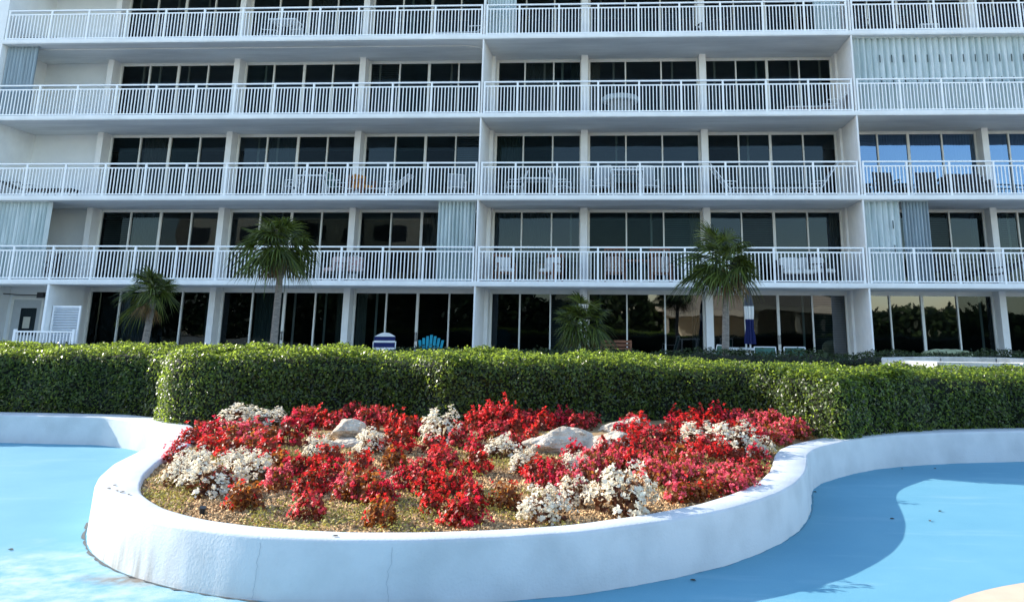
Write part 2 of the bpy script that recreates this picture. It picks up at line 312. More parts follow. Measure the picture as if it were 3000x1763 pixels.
cb.build('crack', mat('wall_crack', (.36,.40,.43), .9), wall)

# ------------------------------------------------------------------ bed soil
inner = [(q[i,0] + nn[i,0]*wid[i]*.6, q[i,1] + nn[i,1]*wid[i]*.6) for i in range(len(q)) if -5.9 < q[i,0] < 2.6 and q[i,1] < 10.7]
POLY = np.array(inner + [(2.2,11.6),(-5.2,11.6)])
def inside(P):
    x, y = P[:, 0], P[:, 1]; r = np.zeros(len(P), bool); n = len(POLY)
    for i in range(n):
        x0, y0 = POLY[i]; x1, y1 = POLY[(i+1) % n]
        c = (y0 > y) != (y1 > y); r ^= c & (x < (x1-x0)*(y-y0)/(y1-y0+1e-12) + x0)
    return r
QS = q[::5, :2]
def soil_z(P):
    P = np.asarray(P, float); dd = np.min(np.hypot(P[:,0:1]-QS[None,:,0], P[:,1:2]-QS[None,:,1]), axis=1); return .30 + .125*np.clip((P[:,1]-6.6)/3.6, 0, 1)*np.clip((dd-.3)/.6, 0, 1) + .035*(vnoise(P, 2.2, 3)-.5)*np.clip((dd-.2)/.3, 0, 1) + .02*(vnoise(P, 9, 5)-.5)
gx = np.arange(-6, 2.7, .05); gy = np.arange(5.4, 12.3, .05); G = np.array([(x, y) for y in gy for x in gx]); Z = soil_z(G) + .012*(vnoise(G, 25, 8)-.5); ok = inside(G)
nx = len(gx); fs = []
for j in range(len(gy)-1):
    for i in range(nx-1):
        a = j*nx+i
        if ok[a] and ok[a+1] and ok[a+nx] and ok[a+nx+1]: fs.append((a, a+1, a+nx+1, a+nx))
used = sorted({v for f in fs for v in f}); rm = {v: i for i, v in enumerate(used)}
MB().add([(G[v,0], G[v,1], Z[v]) for v in used], [tuple(rm[v] for v in f) for f in fs]).build('soil_ground', M['mulch'], smooth=True)['kind'] = 'structure'
def scatter(n, dens=None, ymax=11.2):
    P = np.stack([RNG.uniform(-5.8, 2.5, n), RNG.uniform(5.5, ymax, n)], 1); P = P[inside(P)]
    if dens is not None: P = P[RNG.uniform(0, 1, len(P)) < dens(P)]
    return P
WEED = lambda P: np.clip((vnoise(P, 1.5, 11)*.65 + vnoise(P, 5, 12)*.35 - .51)*7, 0, 1)
P = scatter(75000, lambda P: np.clip(1.05 - WEED(P)*.8, .1, 1), 9.8); n = len(P); s = RNG.uniform(.006, .016, n)
ax = RNG.normal(0, 1, (n,3)); ax /= np.linalg.norm(ax, axis=1)[:, None]; bx = np.cross(ax, RNG.normal(0,1,(n,3))); bx /= np.linalg.norm(bx, axis=1)[:, None]; cx = np.cross(ax, bx)
P3 = np.concatenate([P, (soil_z(P) + s*.35)[:, None]], 1); s = s[:, None]
V = np.stack([P3+ax*s*1.4, P3-ax*s*1.4, P3+bx*s*.9, P3-bx*s*.9, P3+cx*s*.55, P3-cx*s*.55], 1)
tag(np_mesh('mulch', V, 6, [(0,2,4),(2,1,4),(1,3,4),(3,0,4),(2,0,5),(1,2,5),(3,1,5),(0,3,5)], M['chips']), 'tan wood chip mulch covering the flower bed', 'mulch', kind='stuff')
P = scatter(90000, WEED, 9.8); n = len(P); hgt = RNG.uniform(.0, .05, n)
P3 = np.concatenate([P, (soil_z(P) + hgt)[:, None]], 1); Nn = np.tile((0,-.2,.8), (n,1))
tag(np_mesh('weeds', leaf_cloud(P3, Nn, .024, .5, .7), 4, [(0,1,2,3)], M['weed']), 'patches of low yellow green weeds between the begonias', 'weeds', kind='stuff')

# ------------------------------------------------------------------ hedges
def hedge(name, front, ztop, depth, z0, nleaf, size, label, rad=.2, lump=.13, seed=1, m='hedge'):
    m_ = m; root = empty(name, (0,0,0)); tag(root, label, 'hedge')
    f = smooth_path(front, .05, 3); nr = -normals2(f)               # outward = towards the viewer
    s = np.concatenate(([0], np.cumsum(np.linalg.norm(np.diff(f, axis=0), axis=1))))
    zt = ztop(f[:, 0]) if callable(ztop) else np.full(len(f), ztop)
    # section: distance u along front face up, shoulder, over the top, down the back
    def section(i, u, H):
        a = H - z0 - rad; arc = rad*math.pi/2; top = depth - 2*rad
        d = np.zeros_like(u); z = np.zeros_like(u); nd = np.zeros_like(u); nz = np.zeros_like(u)
        c = u < a; d[c] = 0; z[c] = z0 + u[c]; nd[c] = 1
        c = (u >= a) & (u < a+arc); t = (u[c]-a[c])/rad; d[c] = rad*(1-np.cos(t)); z[c] = H[c]-rad+rad*np.sin(t); nd[c] = np.cos(t); nz[c] = np.sin(t)
        c = (u >= a+arc) & (u < a+arc+top); d[c] = rad+u[c]-a[c]-arc; z[c] = H[c]; nz[c] = 1
        c = (u >= a+arc+top) & (u < a+2*arc+top); t = (u[c]-a[c]-arc-top)/rad; d[c] = rad+top+rad*np.sin(t); z[c] = H[c]-rad+rad*np.cos(t); nd[c] = -np.sin(t); nz[c] = np.cos(t)
        c = u >= a+2*arc+top; d[c] = depth; z[c] = H[c]-rad-(u[c]-a[c]-2*arc-top); nd[c] = -1
        return d, z, nd, nz
    def surf(sv, u, inset):
        fx = np.interp(sv, s, f[:,0]); fy = np.interp(sv, s, f[:,1]); nx_ = np.interp(sv, s, nr[:,0]); ny_ = np.interp(sv, s, nr[:,1]); H = np.interp(sv, s, zt)
        d, z, nd, nz = section(None, u, H)
        lum = lump*(vnoise(np.stack([sv, u], 1), 1.3, seed)-.5) + lump*.7*(vnoise(np.stack([sv, u], 1), 4., seed+1)-.5) + lump*.4*(vnoise(np.stack([sv, u], 1), 9., seed+2)-.5)
        e = lum - inset
        Pn = np.stack([nx_*nd, ny_*nd, nz], 1)
        P = np.stack([fx - nx_*d, fy - ny_*d, z], 1) + Pn*e[:, None]
        P[:, 2] = np.maximum(P[:, 2], z0)
        return P, Pn
    umax = (zt.max()-z0-rad) + rad*math.pi + depth - 2*rad + .3
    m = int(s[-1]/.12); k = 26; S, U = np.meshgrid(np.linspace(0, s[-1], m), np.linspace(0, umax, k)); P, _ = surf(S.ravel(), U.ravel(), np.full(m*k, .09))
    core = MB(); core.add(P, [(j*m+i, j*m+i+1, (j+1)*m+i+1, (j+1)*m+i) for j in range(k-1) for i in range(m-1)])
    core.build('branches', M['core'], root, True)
    sv = RNG.uniform(0, s[-1], nleaf); u = RNG.uniform(0, umax-.15, nleaf); ins = np.abs(RNG.normal(0, .05, nleaf)) - .012
    keep = RNG.uniform(0, 1, nleaf) < .45 + 1.1*np.clip(vnoise(np.stack([sv, u], 1), 3.1, seed+5)*.6 + vnoise(np.stack([sv, u], 1), 8., seed+6)*.4 - .12, 0, 1); sv, u, ins = sv[keep], u[keep], ins[keep]
    P, Pn = surf(sv, u, ins); Pn[:, 2] += .25; top_ = Pn[:, 2] > .8; Pn[top_] += RNG.normal(0, .55, (top_.sum(), 3)); P[top_, 2] += np.abs(RNG.normal(0, .018, top_.sum()))
    np_mesh('foliage', leaf_cloud(P, Pn, size, .55, .55, .14), 4, [(0,1,2,3)], M[m_], root); return root
FRONT = [(-14,12.15),(-9,12.12),(-7.4,12.12),(-6.85,12.02),(-6.5,11.78),(-6.12,11.34),(-5.84,11.02),(-5.5,10.93),(-4.4,11.0),(-3.1,11.2),(-2.75,11.1),(-2.3,10.78),(-1.9,10.8),(-.4,11.1),(.9,11.42),(1.6,11.4),(1.95,11.1),(2.25,10.62),(2.5,10.3),(2.75,10.42),(3.0,10.72),(3.4,11.08),(4.0,11.40),(5.0,11.68),(7,11.8),(12,11.8)]
def ztop(x): return np.interp(x, [-14,-6,-1,1,2.5,4,12], [1.22,1.22,1.20,1.14,1.04,1.0,1.0])
hedge('boxed_hedge', FRONT, ztop, 1.7, .25, 270000, .042, 'long sunlit clipped green hedge behind the flower bed and white wall')
def hedge_front(x):
    a = np.array(FRONT); return float(np.interp(x, a[:,0], a[:,1]))
hedge('boxed_hedge', [(-15,16.8),(-9,16.9),(0,16.6),(4,16.3),(9,16.5),(20,16.7)], lambda x: np.interp(x, [-15,-10,0,3,20], [1.08,1.08,1.08,1.10,1.12]), 1.3, .15, 60000, .05, 'dark shaded low hedge on the terrace behind the sunlit hedge', seed=9, m='hedge_shaded')

# ------------------------------------------------------------------ building
D, YP, YG, ST, Z0 = 26.58, 28.45, 28.98, 2.75, 2.756
XL, XR = -21.66, 27.0; P1, P2, P3 = -4.67, 7.63, 21.4
bld = empty('apartment_building', (0, D, .15)); tag(bld, 'long white apartment block with stacked railed balconies and dark glass doors', 'apartment building')
BO = Vector((0, D, .15))
class BB(MB):                                    # meshes in world coordinates, stored relative to the building
    def build(s, name, m, parent=None, smooth=False, org=None):
        o0 = org if org is not None else BO
        s.v = [(x-o0[0], y-o0[1], z-o0[2]) for x, y, z in s.v]; o = MB.build(s, name, m, parent or bld, smooth)
        return o
sb = [Z0 + ST*k for k in range(5)]; stp = [z + .155 for z in sb]        # slab undersides and tops
floors = [.15] + stp                                                    # floor level of storey k, its ceiling is sb[k]
for k in range(5): BB().box(XL, XR, D, 32.5, sb[k], stp[k]).box(XL, XR, D-.012, D+.05, sb[k]+.03, stp[k]-.02).build('balcony_slab', M['ceiling' if False else 'paint'])
# plaster undersides (a skim 6 mm below each slab)
for k in range(5): BB().box(XL+.002, XR, D+.12, 28.9, sb[k]-.006, sb[k]+.004).build('balcony_ceiling', M['ceiling'])
piers = [(-18.96,-18.75),(-14.18,-13.97),(-9.5,-9.28),(-4.66,-4.53),(-1.43,-1.19),(2.77,3.0),(7.53,7.70),(12.33,12.54),(17.0,17.22),(21.35,21.55)]
for x0, x1 in piers: BB().box(x0, x1, YP, 29.1, .15, 13.7).build('pier', M['pier'])
BB().box(XL, -18.96, YG-.05, 29.3, .15, 13.7).build('wall', M['tan'], smooth=False)
BB().box(-84, XL, D+.02, 40, .15, 18.2).build('end_wall', M['paint'])
BB().box(XL, XR, D+.3, 40, stp[4], 18.0).build('upper_wall', M['paint'])
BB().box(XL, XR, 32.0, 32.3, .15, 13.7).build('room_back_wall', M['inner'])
BB().box(XR, XR+.3, D, 40, .15, 18.0).build('end_wall', M['paint'])
for k in range(4 + 1):
    for X in (P1, P2, P3):
        BB().box(X-.025, X+.025, D+.02, YP, floors[k], sb[k]-.007).build('partition_wall', M['pier'])
# windows
bays = {0:(-18.75,[-17.62,-16.52,-15.38],-14.18), 1:(-13.97,[-12.87,-11.73,-10.64],-9.5), 2:(-9.28,[-8.14,-7.05,-5.95],-4.66), 3:(-4.53,[-3.51,-2.46],-1.43),
        4:(-1.19,[.15,1.44],2.77), 5:(3.0,[4.12,5.23,6.37],7.53), 6:(7.70,[8.94,10.0,11.15],12.33), 7:(12.54,[13.43,14.6,15.8],17.0), 8:(17.22,[18.3,19.3,20.3],21.35)}
rw = random.Random(5)
for k in range(5):
    for bi, (x0, ms, x1) in bays.items():
        z0, z1 = floors[k], sb[k] - .007; fr = BB(); rows = [x0+.03] + ms + [x1-.03]
        hd = .065 if k else .12
        fr.box(x0, x1, YG-.06, YG+.06, z1-hd*.5, z1).box(x0+.002, x1-.002, YG-.03, YG+.05, z1-hd, z1-hd*.5)
        fr.box(x0, x1, YG-.06, YG+.06, z0, z0+.06)
        for j, x in enumerate(rows):
            w = .024 if 0 < j < len(rows)-1 else .035
            if j == 2 and len(ms) == 3: w = .045
            fr.box(x-w, x+w, YG-.05 - .012*(j % 2), YG+.05, z0+.06, z1-hd)
        for j in range(len(rows)-1):                     # sash rails, stiles of half open leaves
            a, c = rows[j]+.024, rows[j+1]-.024
            fr.box(a, c, YG-.02, YG+.03, z1-hd-.032, z1-hd); fr.box(a, c, YG-.02, YG+.03, z0+.06, z0+.17)
            if rw.random() < (.55 if k == 3-0 and False else (.6 if k == 3 else .22)):
                t = a + (c-a)*rw.choice((.3,.68,.75)); fr.box(t-.035, t+.035, YG+.062, YG+.095, z0+.06, z1-hd)
        win = fr.build('window', M['frame'])
        kind = {0:'g_mid',1:'g_mid',2:'g_mid',3:'g_dark',4:'g_dark'}[k]
        if k == 2 and bi >= 5: kind = 'g_refl' if bi >= 6 else 'g_mid'
        if k == 1 and bi in (3,5,7): kind = 'g_mid'
        if k == 0 and bi in (4,5,6): kind = 'g_soft'
        pn = BB()
        for j in range(len(rows)-1):
            # each leaf hangs a hair out of true, so each reflects its own slice of the view
            a, c = rows[j]+.02, rows[j+1]-.02; e = rw.uniform(-.004,.004); g = rw.uniform(-.006,.006); y = YG+.012
            pn.add([(a,y+e,z0+.16),(c,y-e,z0+.16),(c,y-e+g,z1-hd-.03),(a,y+e+g,z1-hd-.03)], [(0,1,2,3)])
        sets = {'g_mid':('g_mid','g_dark','g_deep'), 'g_dark':('g_dark','g_deep','g_dark'), 'g_refl':('g_refl','g_refl','g_refl'), 'g_soft':('g_soft','g_soft','g_mid')}[kind]
        pn.mi = [rw.choice((0,0,1,2)) for _ in pn.f]; pn.build('pane', [M[q_] for q_ in sets], win)
        for j in range(len(rows)-1):
            r = rw.random(); a, c = rows[j]+.02, rows[j+1]-.02
            if r < (.34 if k in (1,2) else .18):            # a drawn curtain or blind behind this leaf
                cu = BB(); n = 22; ful = rw.random() < .7; zt_ = z1-hd; zb = z0+.1 if ful else z0+1.3
                if rw.random() < .6:
                    for i in range(n):
                        xa = a+(c-a)*i/n; xb = a+(c-a)*(i+1)/n; ya = YG+.22+.03*(i % 2); yb = YG+.22+.03*((i+1) % 2)
                        cu.add([(xa,ya,zb),(xb,yb,zb),(xb,yb,zt_),(xa,ya,zt_)], [(0,1,2,3)])
                    cu.build('curtain', M['curtain'], win)
                else:
                    m_ = int((zt_-zb)/.075)
                    for i in range(m_):
                        zz = zb + (zt_-zb)*i/m_; cu.add([(a,YG+.2,zz),(c,YG+.2,zz),(c,YG+.235,zz+.062),(a,YG+.235,zz+.062)], [(0,1,2,3)])
                    cu.build('blind', M['blind'], win)
        if k < 4 and rw.random() < .5:                        # a drape gathered at one side
            cu = BB(); a = (x0+.08) if rw.random() < .5 else (x1-.42); n = 10
            for i in range(n):
                xa, xb = a+.34*i/n, a+.34*(i+1)/n; ya, yb = YG+.14+.05*(i % 2), YG+.14+.05*((i+1) % 2); cu.add([(xa,ya,z0+.07),(xb,yb,z0+.07),(xb,yb,z1-hd),(xa,ya,z1-hd)], [(0,1,2,3)])
            cu.build('drape', M[rw.choice(('curtain','drape'))], win)
        if k == 0 and bi in (1,2,4,5):
            h = BB(); xm = ms[1]
            for s_ in (-.03,.03): h.box(xm+s_-.01, xm+s_+.01, YG-.12, YG-.095, 1.0, 1.3).box(xm+s_-.006, xm+s_+.006, YG-.1, YG-.05, 1.03, 1.06).box(xm+s_-.006, xm+s_+.006, YG-.1, YG-.05, 1.24, 1.27)
            h.build('handle', M['dark'], win)
# railings
apts = [[-21.6,-20.05,-18.7,-17.32,-15.92,-14.53,-13.15,-11.77,-10.42,-9.06,-7.71,-6.38,-4.76], [-4.58,-3.47,-2.11,-.77,.59,1.98,3.35,4.76,6.14,7.53], [7.72,9.09,10.43,11.8,13.2,14.6,16.0,17.4,18.8,20.2,21.3]]
YR = D + .07
for k in range(4):
    z = stp[k]
    for ps in apts:
        r_ = BB().box(ps[0]-.03, ps[-1]+.03, YR-.035, YR+.035, z+1.055, z+1.10).build('railing', M['rail'])
        for x in ps: BB().box(x-.03, x+.03, YR-.03, YR+.03, z, z+1.055).build('post', M['rail'], r_)
        for xa, xb in zip(ps[:-1], ps[1:]):
            pn = BB().box(xa+.03, xb-.03, YR-.016, YR+.016, z+.912, z+.955).box(xa+.03, xb-.03, YR-.016, YR+.016, z+.03, z+.065)
            n = max(2, round((xb-xa)/.116))
            for i in range(1, n):
                x = xa + (xb-xa)*i/n; pn.box(x-.0145, x+.0145, YR-.0135, YR+.0135, z+.065, z+.915)
            pn.build('baluster_panel', M['rail'], r_)
# accordion storm shutters
def shutter(X0, X1, k, m='shutter', pitch=.10, amp=.07, slots=False, label=None, lean=0.):
    b = BB(); n = max(4, int((X1-X0)/pitch*2)); z0, z1 = floors[k]+.01, sb[k]-.03; y = D + .32
    for i in range(n):
        xa, xb = X0+(X1-X0)*i/n, X0+(X1-X0)*(i+1)/n; ja = amp*(1 if i % 2 else -1); jb = -ja
        b.add([(xa,y+ja,z0),(xb,y+jb,z0),(xb,y+jb,z1),(xa,y+ja,z1),(xa,y+ja+.006,z0),(xb,y+jb+.006,z0),(xb,y+jb+.006,z1),(xa,y+ja+.006,z1)], [(0,1,2,3),(7,6,5,4)])
    b.box(X0, X1, y-.07, y+.07, z1, z1+.028)
    o = b.build('storm_shutter', M[m])
    if label: o['label'] = label
    if slots:
        x = X0 + .89
        while x < min(X1, 15):
            for zz in (.95, 1.72): BB().box(x-.018, x+.018, y-amp-.012, y-amp-.002, z0+zz-.03, z0+zz+.23).build('latch_slot', M['slot'], o)
            x += .388
shutter(-21.62,-20.5,2+0,'shutter',.11,.05,label='folded blue white storm shutter at the left end') if False else None
shutter(-21.62,-20.5,3,'shutter_grey',.12,.05,label='folded blue grey storm shutter at the left end of a balcony')
shutter(7.69,20.9,3,'shutter',.20,.075,True,label='long closed storm shutter with rows of dark slots')
shutter(-21.62,-19.2,1,'shutter',.13,.075,label='partly drawn white storm shutter')
shutter(-6.0,-4.78,1,'shutter',.12,.075,label='folded white storm shutter beside the partition wall')
shutter(7.69,8.87,1,'shutter',.17,.07,True,label='short pale storm shutter panel with two dark slots')
shutter(8.9,9.73,1,'shutter_grey',.10,.05,label='folded grey storm shutter panel')
shutter(-4.6,-3.62,4,'shutter',.10,.05,label='folded storm shutter in the top row of balconies')
shutter(6.5,7.4,4,'shutter',.10,.05,label='folded storm shutter in the top row of balconies')
# conduit under the third balcony slab, cable and box by the door
b = BB().tube([(XL+.1,D+.62,sb[3]-.03),(-8,D+.62,sb[3]-.03),(-5.3,D+.62,sb[3]-.035),(-4.9,D+.75,sb[3]-.06),(-4.73,D+1.0,sb[3]-.2)], .016, 6); b.build('conduit', M['pier'])
b = BB().tube([(XL+.1,D+1.9,2.50),(-20.9,D+1.9,2.46),(-20.2,D+1.9,2.45),(-18.8,D+1.9,2.46)], .02, 6).box(-20.3,-20.08,D+1.83,D+1.96,2.36,2.55); b.build('cable', M['darkc'])
# side door with a notice, wall strip, privacy partition, louvred screen, small rail
dr = BB().box(-21.42,-20.40,YG-.1,YG-.05,.15,2.30).build('door', M['door'])
BB().box(-21.12,-20.55,YG-.112,YG-.101,1.1,2.02).build('pane', M['g_mid'], dr); BB().box(-21.03,-20.78,YG-.1,YG-.099,1.2,1.3).box(-20.98,-20.73,YG-.118,YG-.113,1.33,1.72).build('notice', M['paper'], dr)
BB().box(-20.5,-20.46,YG-.16,YG-.1,1.02,1.2).build('handle', M['dark'], dr)
BB().box(-21.5,-21.42,YG-.13,YG-.05,.15,2.4).box(-20.40,-20.32,YG-.13,YG-.05,.15,2.4).box(-21.42,-20.4,YG-.13,YG-.05,2.30,2.4).build('frame', M['frame'], dr)
BB().box(-18.70,-18.62,D+.02,YP,.15,sb[0]-.007).build('partition_wall', M['paint'])
lv = empty('louvred_screen', (-18.1, D+.3, .15)); tag(lv, 'white louvred screen standing at the left end of the ground floor', 'screen')
f = MB(); f.box(-.47,-.42,-.03,.03,0,1.93).box(.42,.47,-.03,.03,0,1.93).box(-.42,.42,-.028,.028,1.87,1.925).box(-.42,.42,-.028,.028,.0,.06); f.build('frame', M['rail'], lv)
f = MB()
for i in range(22): z = .09 + i*.082; f.add([(-.42,-.025,z),(.42,-.025,z),(.42,.025,z+.06),(-.42,.025,z+.06),(-.42,-.025,z+.012),(.42,-.025,z+.012),(.42,.025,z+.072),(-.42,.025,z+.072)], [(0,3,2,1),(4,5,6,7),(0,1,5,4),(2,3,7,6)])
f.build('slat', M['door_white'], lv)
sf = empty('low_railing', (-18.5, D-.1, .15)); tag(sf, 'short low white picket railing in front of the grey door', 'railing')
f = MB().box(-.93,.98,-.03,.03,1.08,1.13).box(-.93,.98,-.02,.02,.1,.14)
for i in range(17): f.box(-.86+i*.11-.014,-.86+i*.11+.014,-.014,.014,.14,1.08)
f.build('picket_panel', M['rail'], sf)
for x in (-.95, 1.0): MB().box(x-.04,x+.04,-.04,.04,0,1.18).build('post', M['rail'], sf)

# ------------------------------------------------------------------ furniture
def sling_chair(fabric='sling', frame='wfurn', hb=.95):
    r = empty('patio_chair', (0,0,0)); f = MB()
    for s in (-.27,.27):
        f.tube([(s,-.25,0),(s,-.27,.40),(s,.22,.40),(s,.38,hb)], .016, 6).tube([(s,.28,0),(s,.2,.4)], .016, 6).tube([(s,-.27,.40),(s,-.25,.62),(s,.27,.64)], .016, 6)
    f.tube([(-.27,.38,hb),(.27,.38,hb)], .016, 6).tube([(-.27,-.27,.40),(.27,-.27,.40)], .016, 6); f.build('frame', M[frame], r)
    MB().add([(-.25,-.26,.41),(.25,-.26,.41),(.25,.2,.39),(-.25,.2,.39)], [(0,1,2,3)]).build('seat', M[fabric], r)
    MB().add([(-.25,.22,.41),(.25,.22,.41),(.25,.37,hb-.02),(-.25,.37,hb-.02)], [(0,1,2,3)]).build('backrest', M[fabric], r); return r
def patio_table(w=1.0, d=.8, h=.72, top='glasstop', leg='wfurn'):
    r = empty('patio_table', (0,0,0)); MB().box(-w/2,w/2,-d/2,d/2,h-.03,h).build('tabletop', M[top], r)
    MB().box(-w/2-.012,w/2+.012,-d/2-.012,-d/2,h-.045,h+.004).box(-w/2-.012,w/2+.012,d/2,d/2+.012,h-.045,h+.004).box(-w/2-.012,-w/2,-d/2,d/2,h-.045,h+.004).box(w/2,w/2+.012,-d/2,d/2,h-.045,h+.004).build('rim', M[leg], r)
    for i in (-1,1):
        for j in (-1,1): MB().bar((i*(w/2-.05), j*(d/2-.05), 0), (i*(w/2-.06), j*(d/2-.06), h-.03), .04).build('leg', M[leg], r)
    return r
def lounger(fabric='sling', frame='wfurn', back=.75):
    r = empty('sun_lounger', (0,0,0)); f = MB()
    for s in (-.3,.3): f.tube([(-1.2,s,.32),(.35,s,.33),(.95,s,.33+back)], .018, 6).tube([(-.8,s,0),(-.75,s,.32)], .018, 6).tube([(.3,s,0),(.3,s,.33)], .018, 6).tube([(.1,s,.33),(.12,s,.55),(.55,s,.57)], .016, 6)
    f.tube([(.95,-.3,.33+back),(.95,.3,.33+back)], .018, 6); f.build('frame', M[frame], r)
    MB().add([(-1.2,-.29,.34),(.35,-.29,.35),(.35,.29,.35),(-1.2,.29,.34)], [(0,1,2,3)]).build('seat', M[fabric], r)
    MB().add([(.35,-.29,.35),(.94,-.29,.34+back),(.94,.29,.34+back),(.35,.29,.35)], [(0,1,2,3)]).build('backrest', M[fabric], r); return r
def cushion_chair(cush='cushion', frame='wood', hb=.95, arms=True):
    r = empty('armchair', (0,0,0)); f = MB()
    for s in (-.3,.3):
        f.bar((s,-.28,0),(s,-.28,.6),.05).bar((s,.28,0),(s,.34,hb),.05)
        if arms: f.bar((s,-.32,.61),(s,.3,.61),.07,.03)
    f.box(-.3,.3,-.29,.29,.28,.33).bar((-.3,.335,hb-.05),(.3,.335,hb-.05),.04,.08)
    for i in range(5): f.bar((-.2+i*.1,.29,.33),(-.2+i*.1,.335,hb-.06),.035,.02)
    f.build('frame', M[frame], r); MB().cushion(-.27,.27,-.28,.26,.335,.46,.03).build('seat_cushion', M[cush], r); MB().cushion(-.26,.26,.13,.27,.465,.84,.03).build('back_cushion', M[cush], r); return r
def sofa(w=1.5, cush='cushion', frame='darkc'):
    r = empty('outdoor_sofa', (0,0,0)); MB().box(-w/2,w/2,-.38,.4,.06,.30).box(-w/2,w/2,.28,.4,.302,.78).box(-w/2,-w/2+.12,-.38,.278,.302,.58).box(w/2-.12,w/2,-.38,.278,.302,.58).build('frame', M[frame], r)
    n = 2
    for i in range(n):
        a = -w/2+.13+i*(w-.26)/n; c = a+(w-.26)/n-.01; MB().cushion(a,c,-.4,.14,.303,.44,.03).build('seat_cushion', M[cush], r); MB().cushion(a,c,.12,.275,.442,.86,.04).build('back_cushion', M[cush], r)
    return r
def adirondack(m='teal'):
    r = empty('slatted_chair', (0,0,0)); f = MB()
    for i in range(7):
        x = -.24+i*.08; f.bar((x*.8,.15,.3),(x*1.25,.48,1.16-.55*abs(x)**1.3*1.6), .07, .018)
    f.build('backrest', M[m], r); f = MB()
    for i in range(6): f.box(-.27,.27,-.42+i*.1,-.34+i*.1,.36-i*.018,.378-i*.018)
    f.build('seat', M[m], r); f = MB()
    for s in (-.31,.31): f.box(s-.06,s+.06,-.45,.35,.58,.603).bar((s,-.38,0),(s,-.38,.58),.09,.03,up=(0,1,0)).bar((s,-.4,.36),(s,.45,.06),.03,.1)
    f.build('frame', M[m], r); return r
def place(o, label, cat, px, py_, Y, z, rz=0., group=None):
    p = on_y(px, py_, Y); o.location = (p.x, Y, z); o.rotation_euler = (0,0,math.radians(rz)); tag(o, label, cat, group); return o
Yb = 27.55
f4, f3, f2, f1 = stp[3], stp[2], stp[1], stp[0]          # top row .. lowest balcony row
BCH, BT, BL = 'chairs on the balconies', 'tables on the balconies', 'loungers on the balconies'
place(lounger('darkc','wfurn'), 'dark lounger at the far left end of the top balcony row', 'lounger', 90, 80, Yb, f4, 180, BL)
place(patio_table(.95,.7,.9,'cushion'), 'tall white table on the top left balcony', 'table', 838, 70, Yb, f4, 0, BT)
place(sling_chair(), 'white framed chair right of the tall table on the top left balcony', 'chair', 885, 70, Yb+.3, f4, 70, BCH)
place(sling_chair(), 'white framed chair left of the tall table on the top left balcony', 'chair', 790, 70, Yb+.3, f4, -70, BCH)
place(lounger('cushion','wfurn',.35), 'low white lounger by the partition on the top left balcony', 'lounger', 1370, 85, Yb, f4, 0, BL)
place(cushion_chair('darkc','darkc'), 'black armchair beside a pier on the top middle balcony', 'chair', 2020, 80, Yb, f4, 20, BCH)
place(cushion_chair('darkc','dark'), 'black armchair right of the pier on the top middle balcony', 'chair', 2100, 75, Yb, f4, -20, BCH)
place(sling_chair('darkc','darkc'), 'dark chair next to the partition on the top right balcony', 'chair', 2545, 75, Yb, f4, 60, BCH)
place(sling_chair('darkc','darkc'), 'dark chair in the middle of the top right balcony', 'chair', 2640, 75, Yb, f4, -60, BCH)
place(patio_table(.6,.6,.45,'cushion'), 'low white side table on the top right balcony', 'table', 2715, 80, Yb, f4, 0, BT)
place(sling_chair('darkc','darkc'), 'dark chair at the far right of the top row', 'chair', 2925, 75, Yb, f4, 10, BCH)
wt = empty('wicker_table', (0,0,0)); MB().lathe([(0,.76),(.60,.76),(.64,.72),(.62,.60),(.58,.58),(0,.58)], 28).build('tabletop', M['glasstop'], wt); MB().lathe([(.36,0),(.40,.3),(.46,.579)], 24).build('base', M['wicker'], wt)
place(wt, 'round wicker table on the middle balcony of the second row', 'table', 1818, 290, Yb, f3, 0, BT)
place(lounger('redc','wfurn',.55), 'pink and white lounger by the partition in the second row', 'lounger', 2405, 300, Yb, f3, 0, BL)
place(lounger('darkc','dark',.3), 'low dark lounger at the left end of the third row', 'lounger', 85, 555, Yb, f2, 180, BL)
place(patio_table(.9,.5,.35,'darkc','dark'), 'low dark table at the left end of the third row', 'table', 185, 555, Yb, f2, 0, BT)
place(patio_table(.9,.8,.78), 'glass table on the left balcony of the third row', 'table', 915, 540, Yb, f2, 0, BT)
place(sling_chair(), 'white framed chair left of the glass table in the third row', 'chair', 862, 540, Yb, f2, -80, BCH)
place(sling_chair('gsling'), 'green sling chair beside the orange cushioned chair', 'chair', 990, 540, Yb+.1, f2, 75, BCH)
place(cushion_chair('orange','wood',.8), 'orange cushioned armchair on the third row balcony', 'chair', 1062, 545, Yb-.1, f2, 60, BCH)
place(lounger('cushion','wfurn',.5), 'white lounger right of the orange armchair', 'lounger', 1122, 545, Yb, f2, 0, BL)
place(sling_chair(), 'grey sling chair alone near the left balcony partition', 'chair', 1340, 535, Yb+.2, f2, 20, BCH)
place(patio_table(1.0,.7,.68), 'small white framed table just right of the left partition, third row', 'table', 1572, 545, Yb, f2, 0, BT)
place(sling_chair(), 'white framed chair left of the small table, third row', 'chair', 1510, 545, Yb, f2, -75, BCH)
place(sling_chair(), 'white framed chair right of the small table, third row', 'chair', 1645, 545, Yb, f2, 75, BCH)
place(patio_table(1.05,.8,.95), 'high white framed table in the middle of the third row', 'table', 1838, 540, Yb, f2, 0, BT)
place(sling_chair('sling','wfurn',1.18), 'tall back swivel chair left of the high table', 'chair', 1758, 540, Yb-.1, f2, -15, BCH)
place(sling_chair('sling','wfurn',1.18), 'tall back swivel chair right of the high table', 'chair', 1900, 540, Yb-.1, f2, 15, BCH)
place(lounger('sling','wfurn',.8), 'grey sling lounger facing right, third row', 'lounger', 2165, 550, Yb, f2, 180, BL)
place(lounger('sling','wfurn',.85), 'grey sling lounger facing left next to the right partition, third row', 'lounger', 2370, 550, Yb, f2, 0, BL)
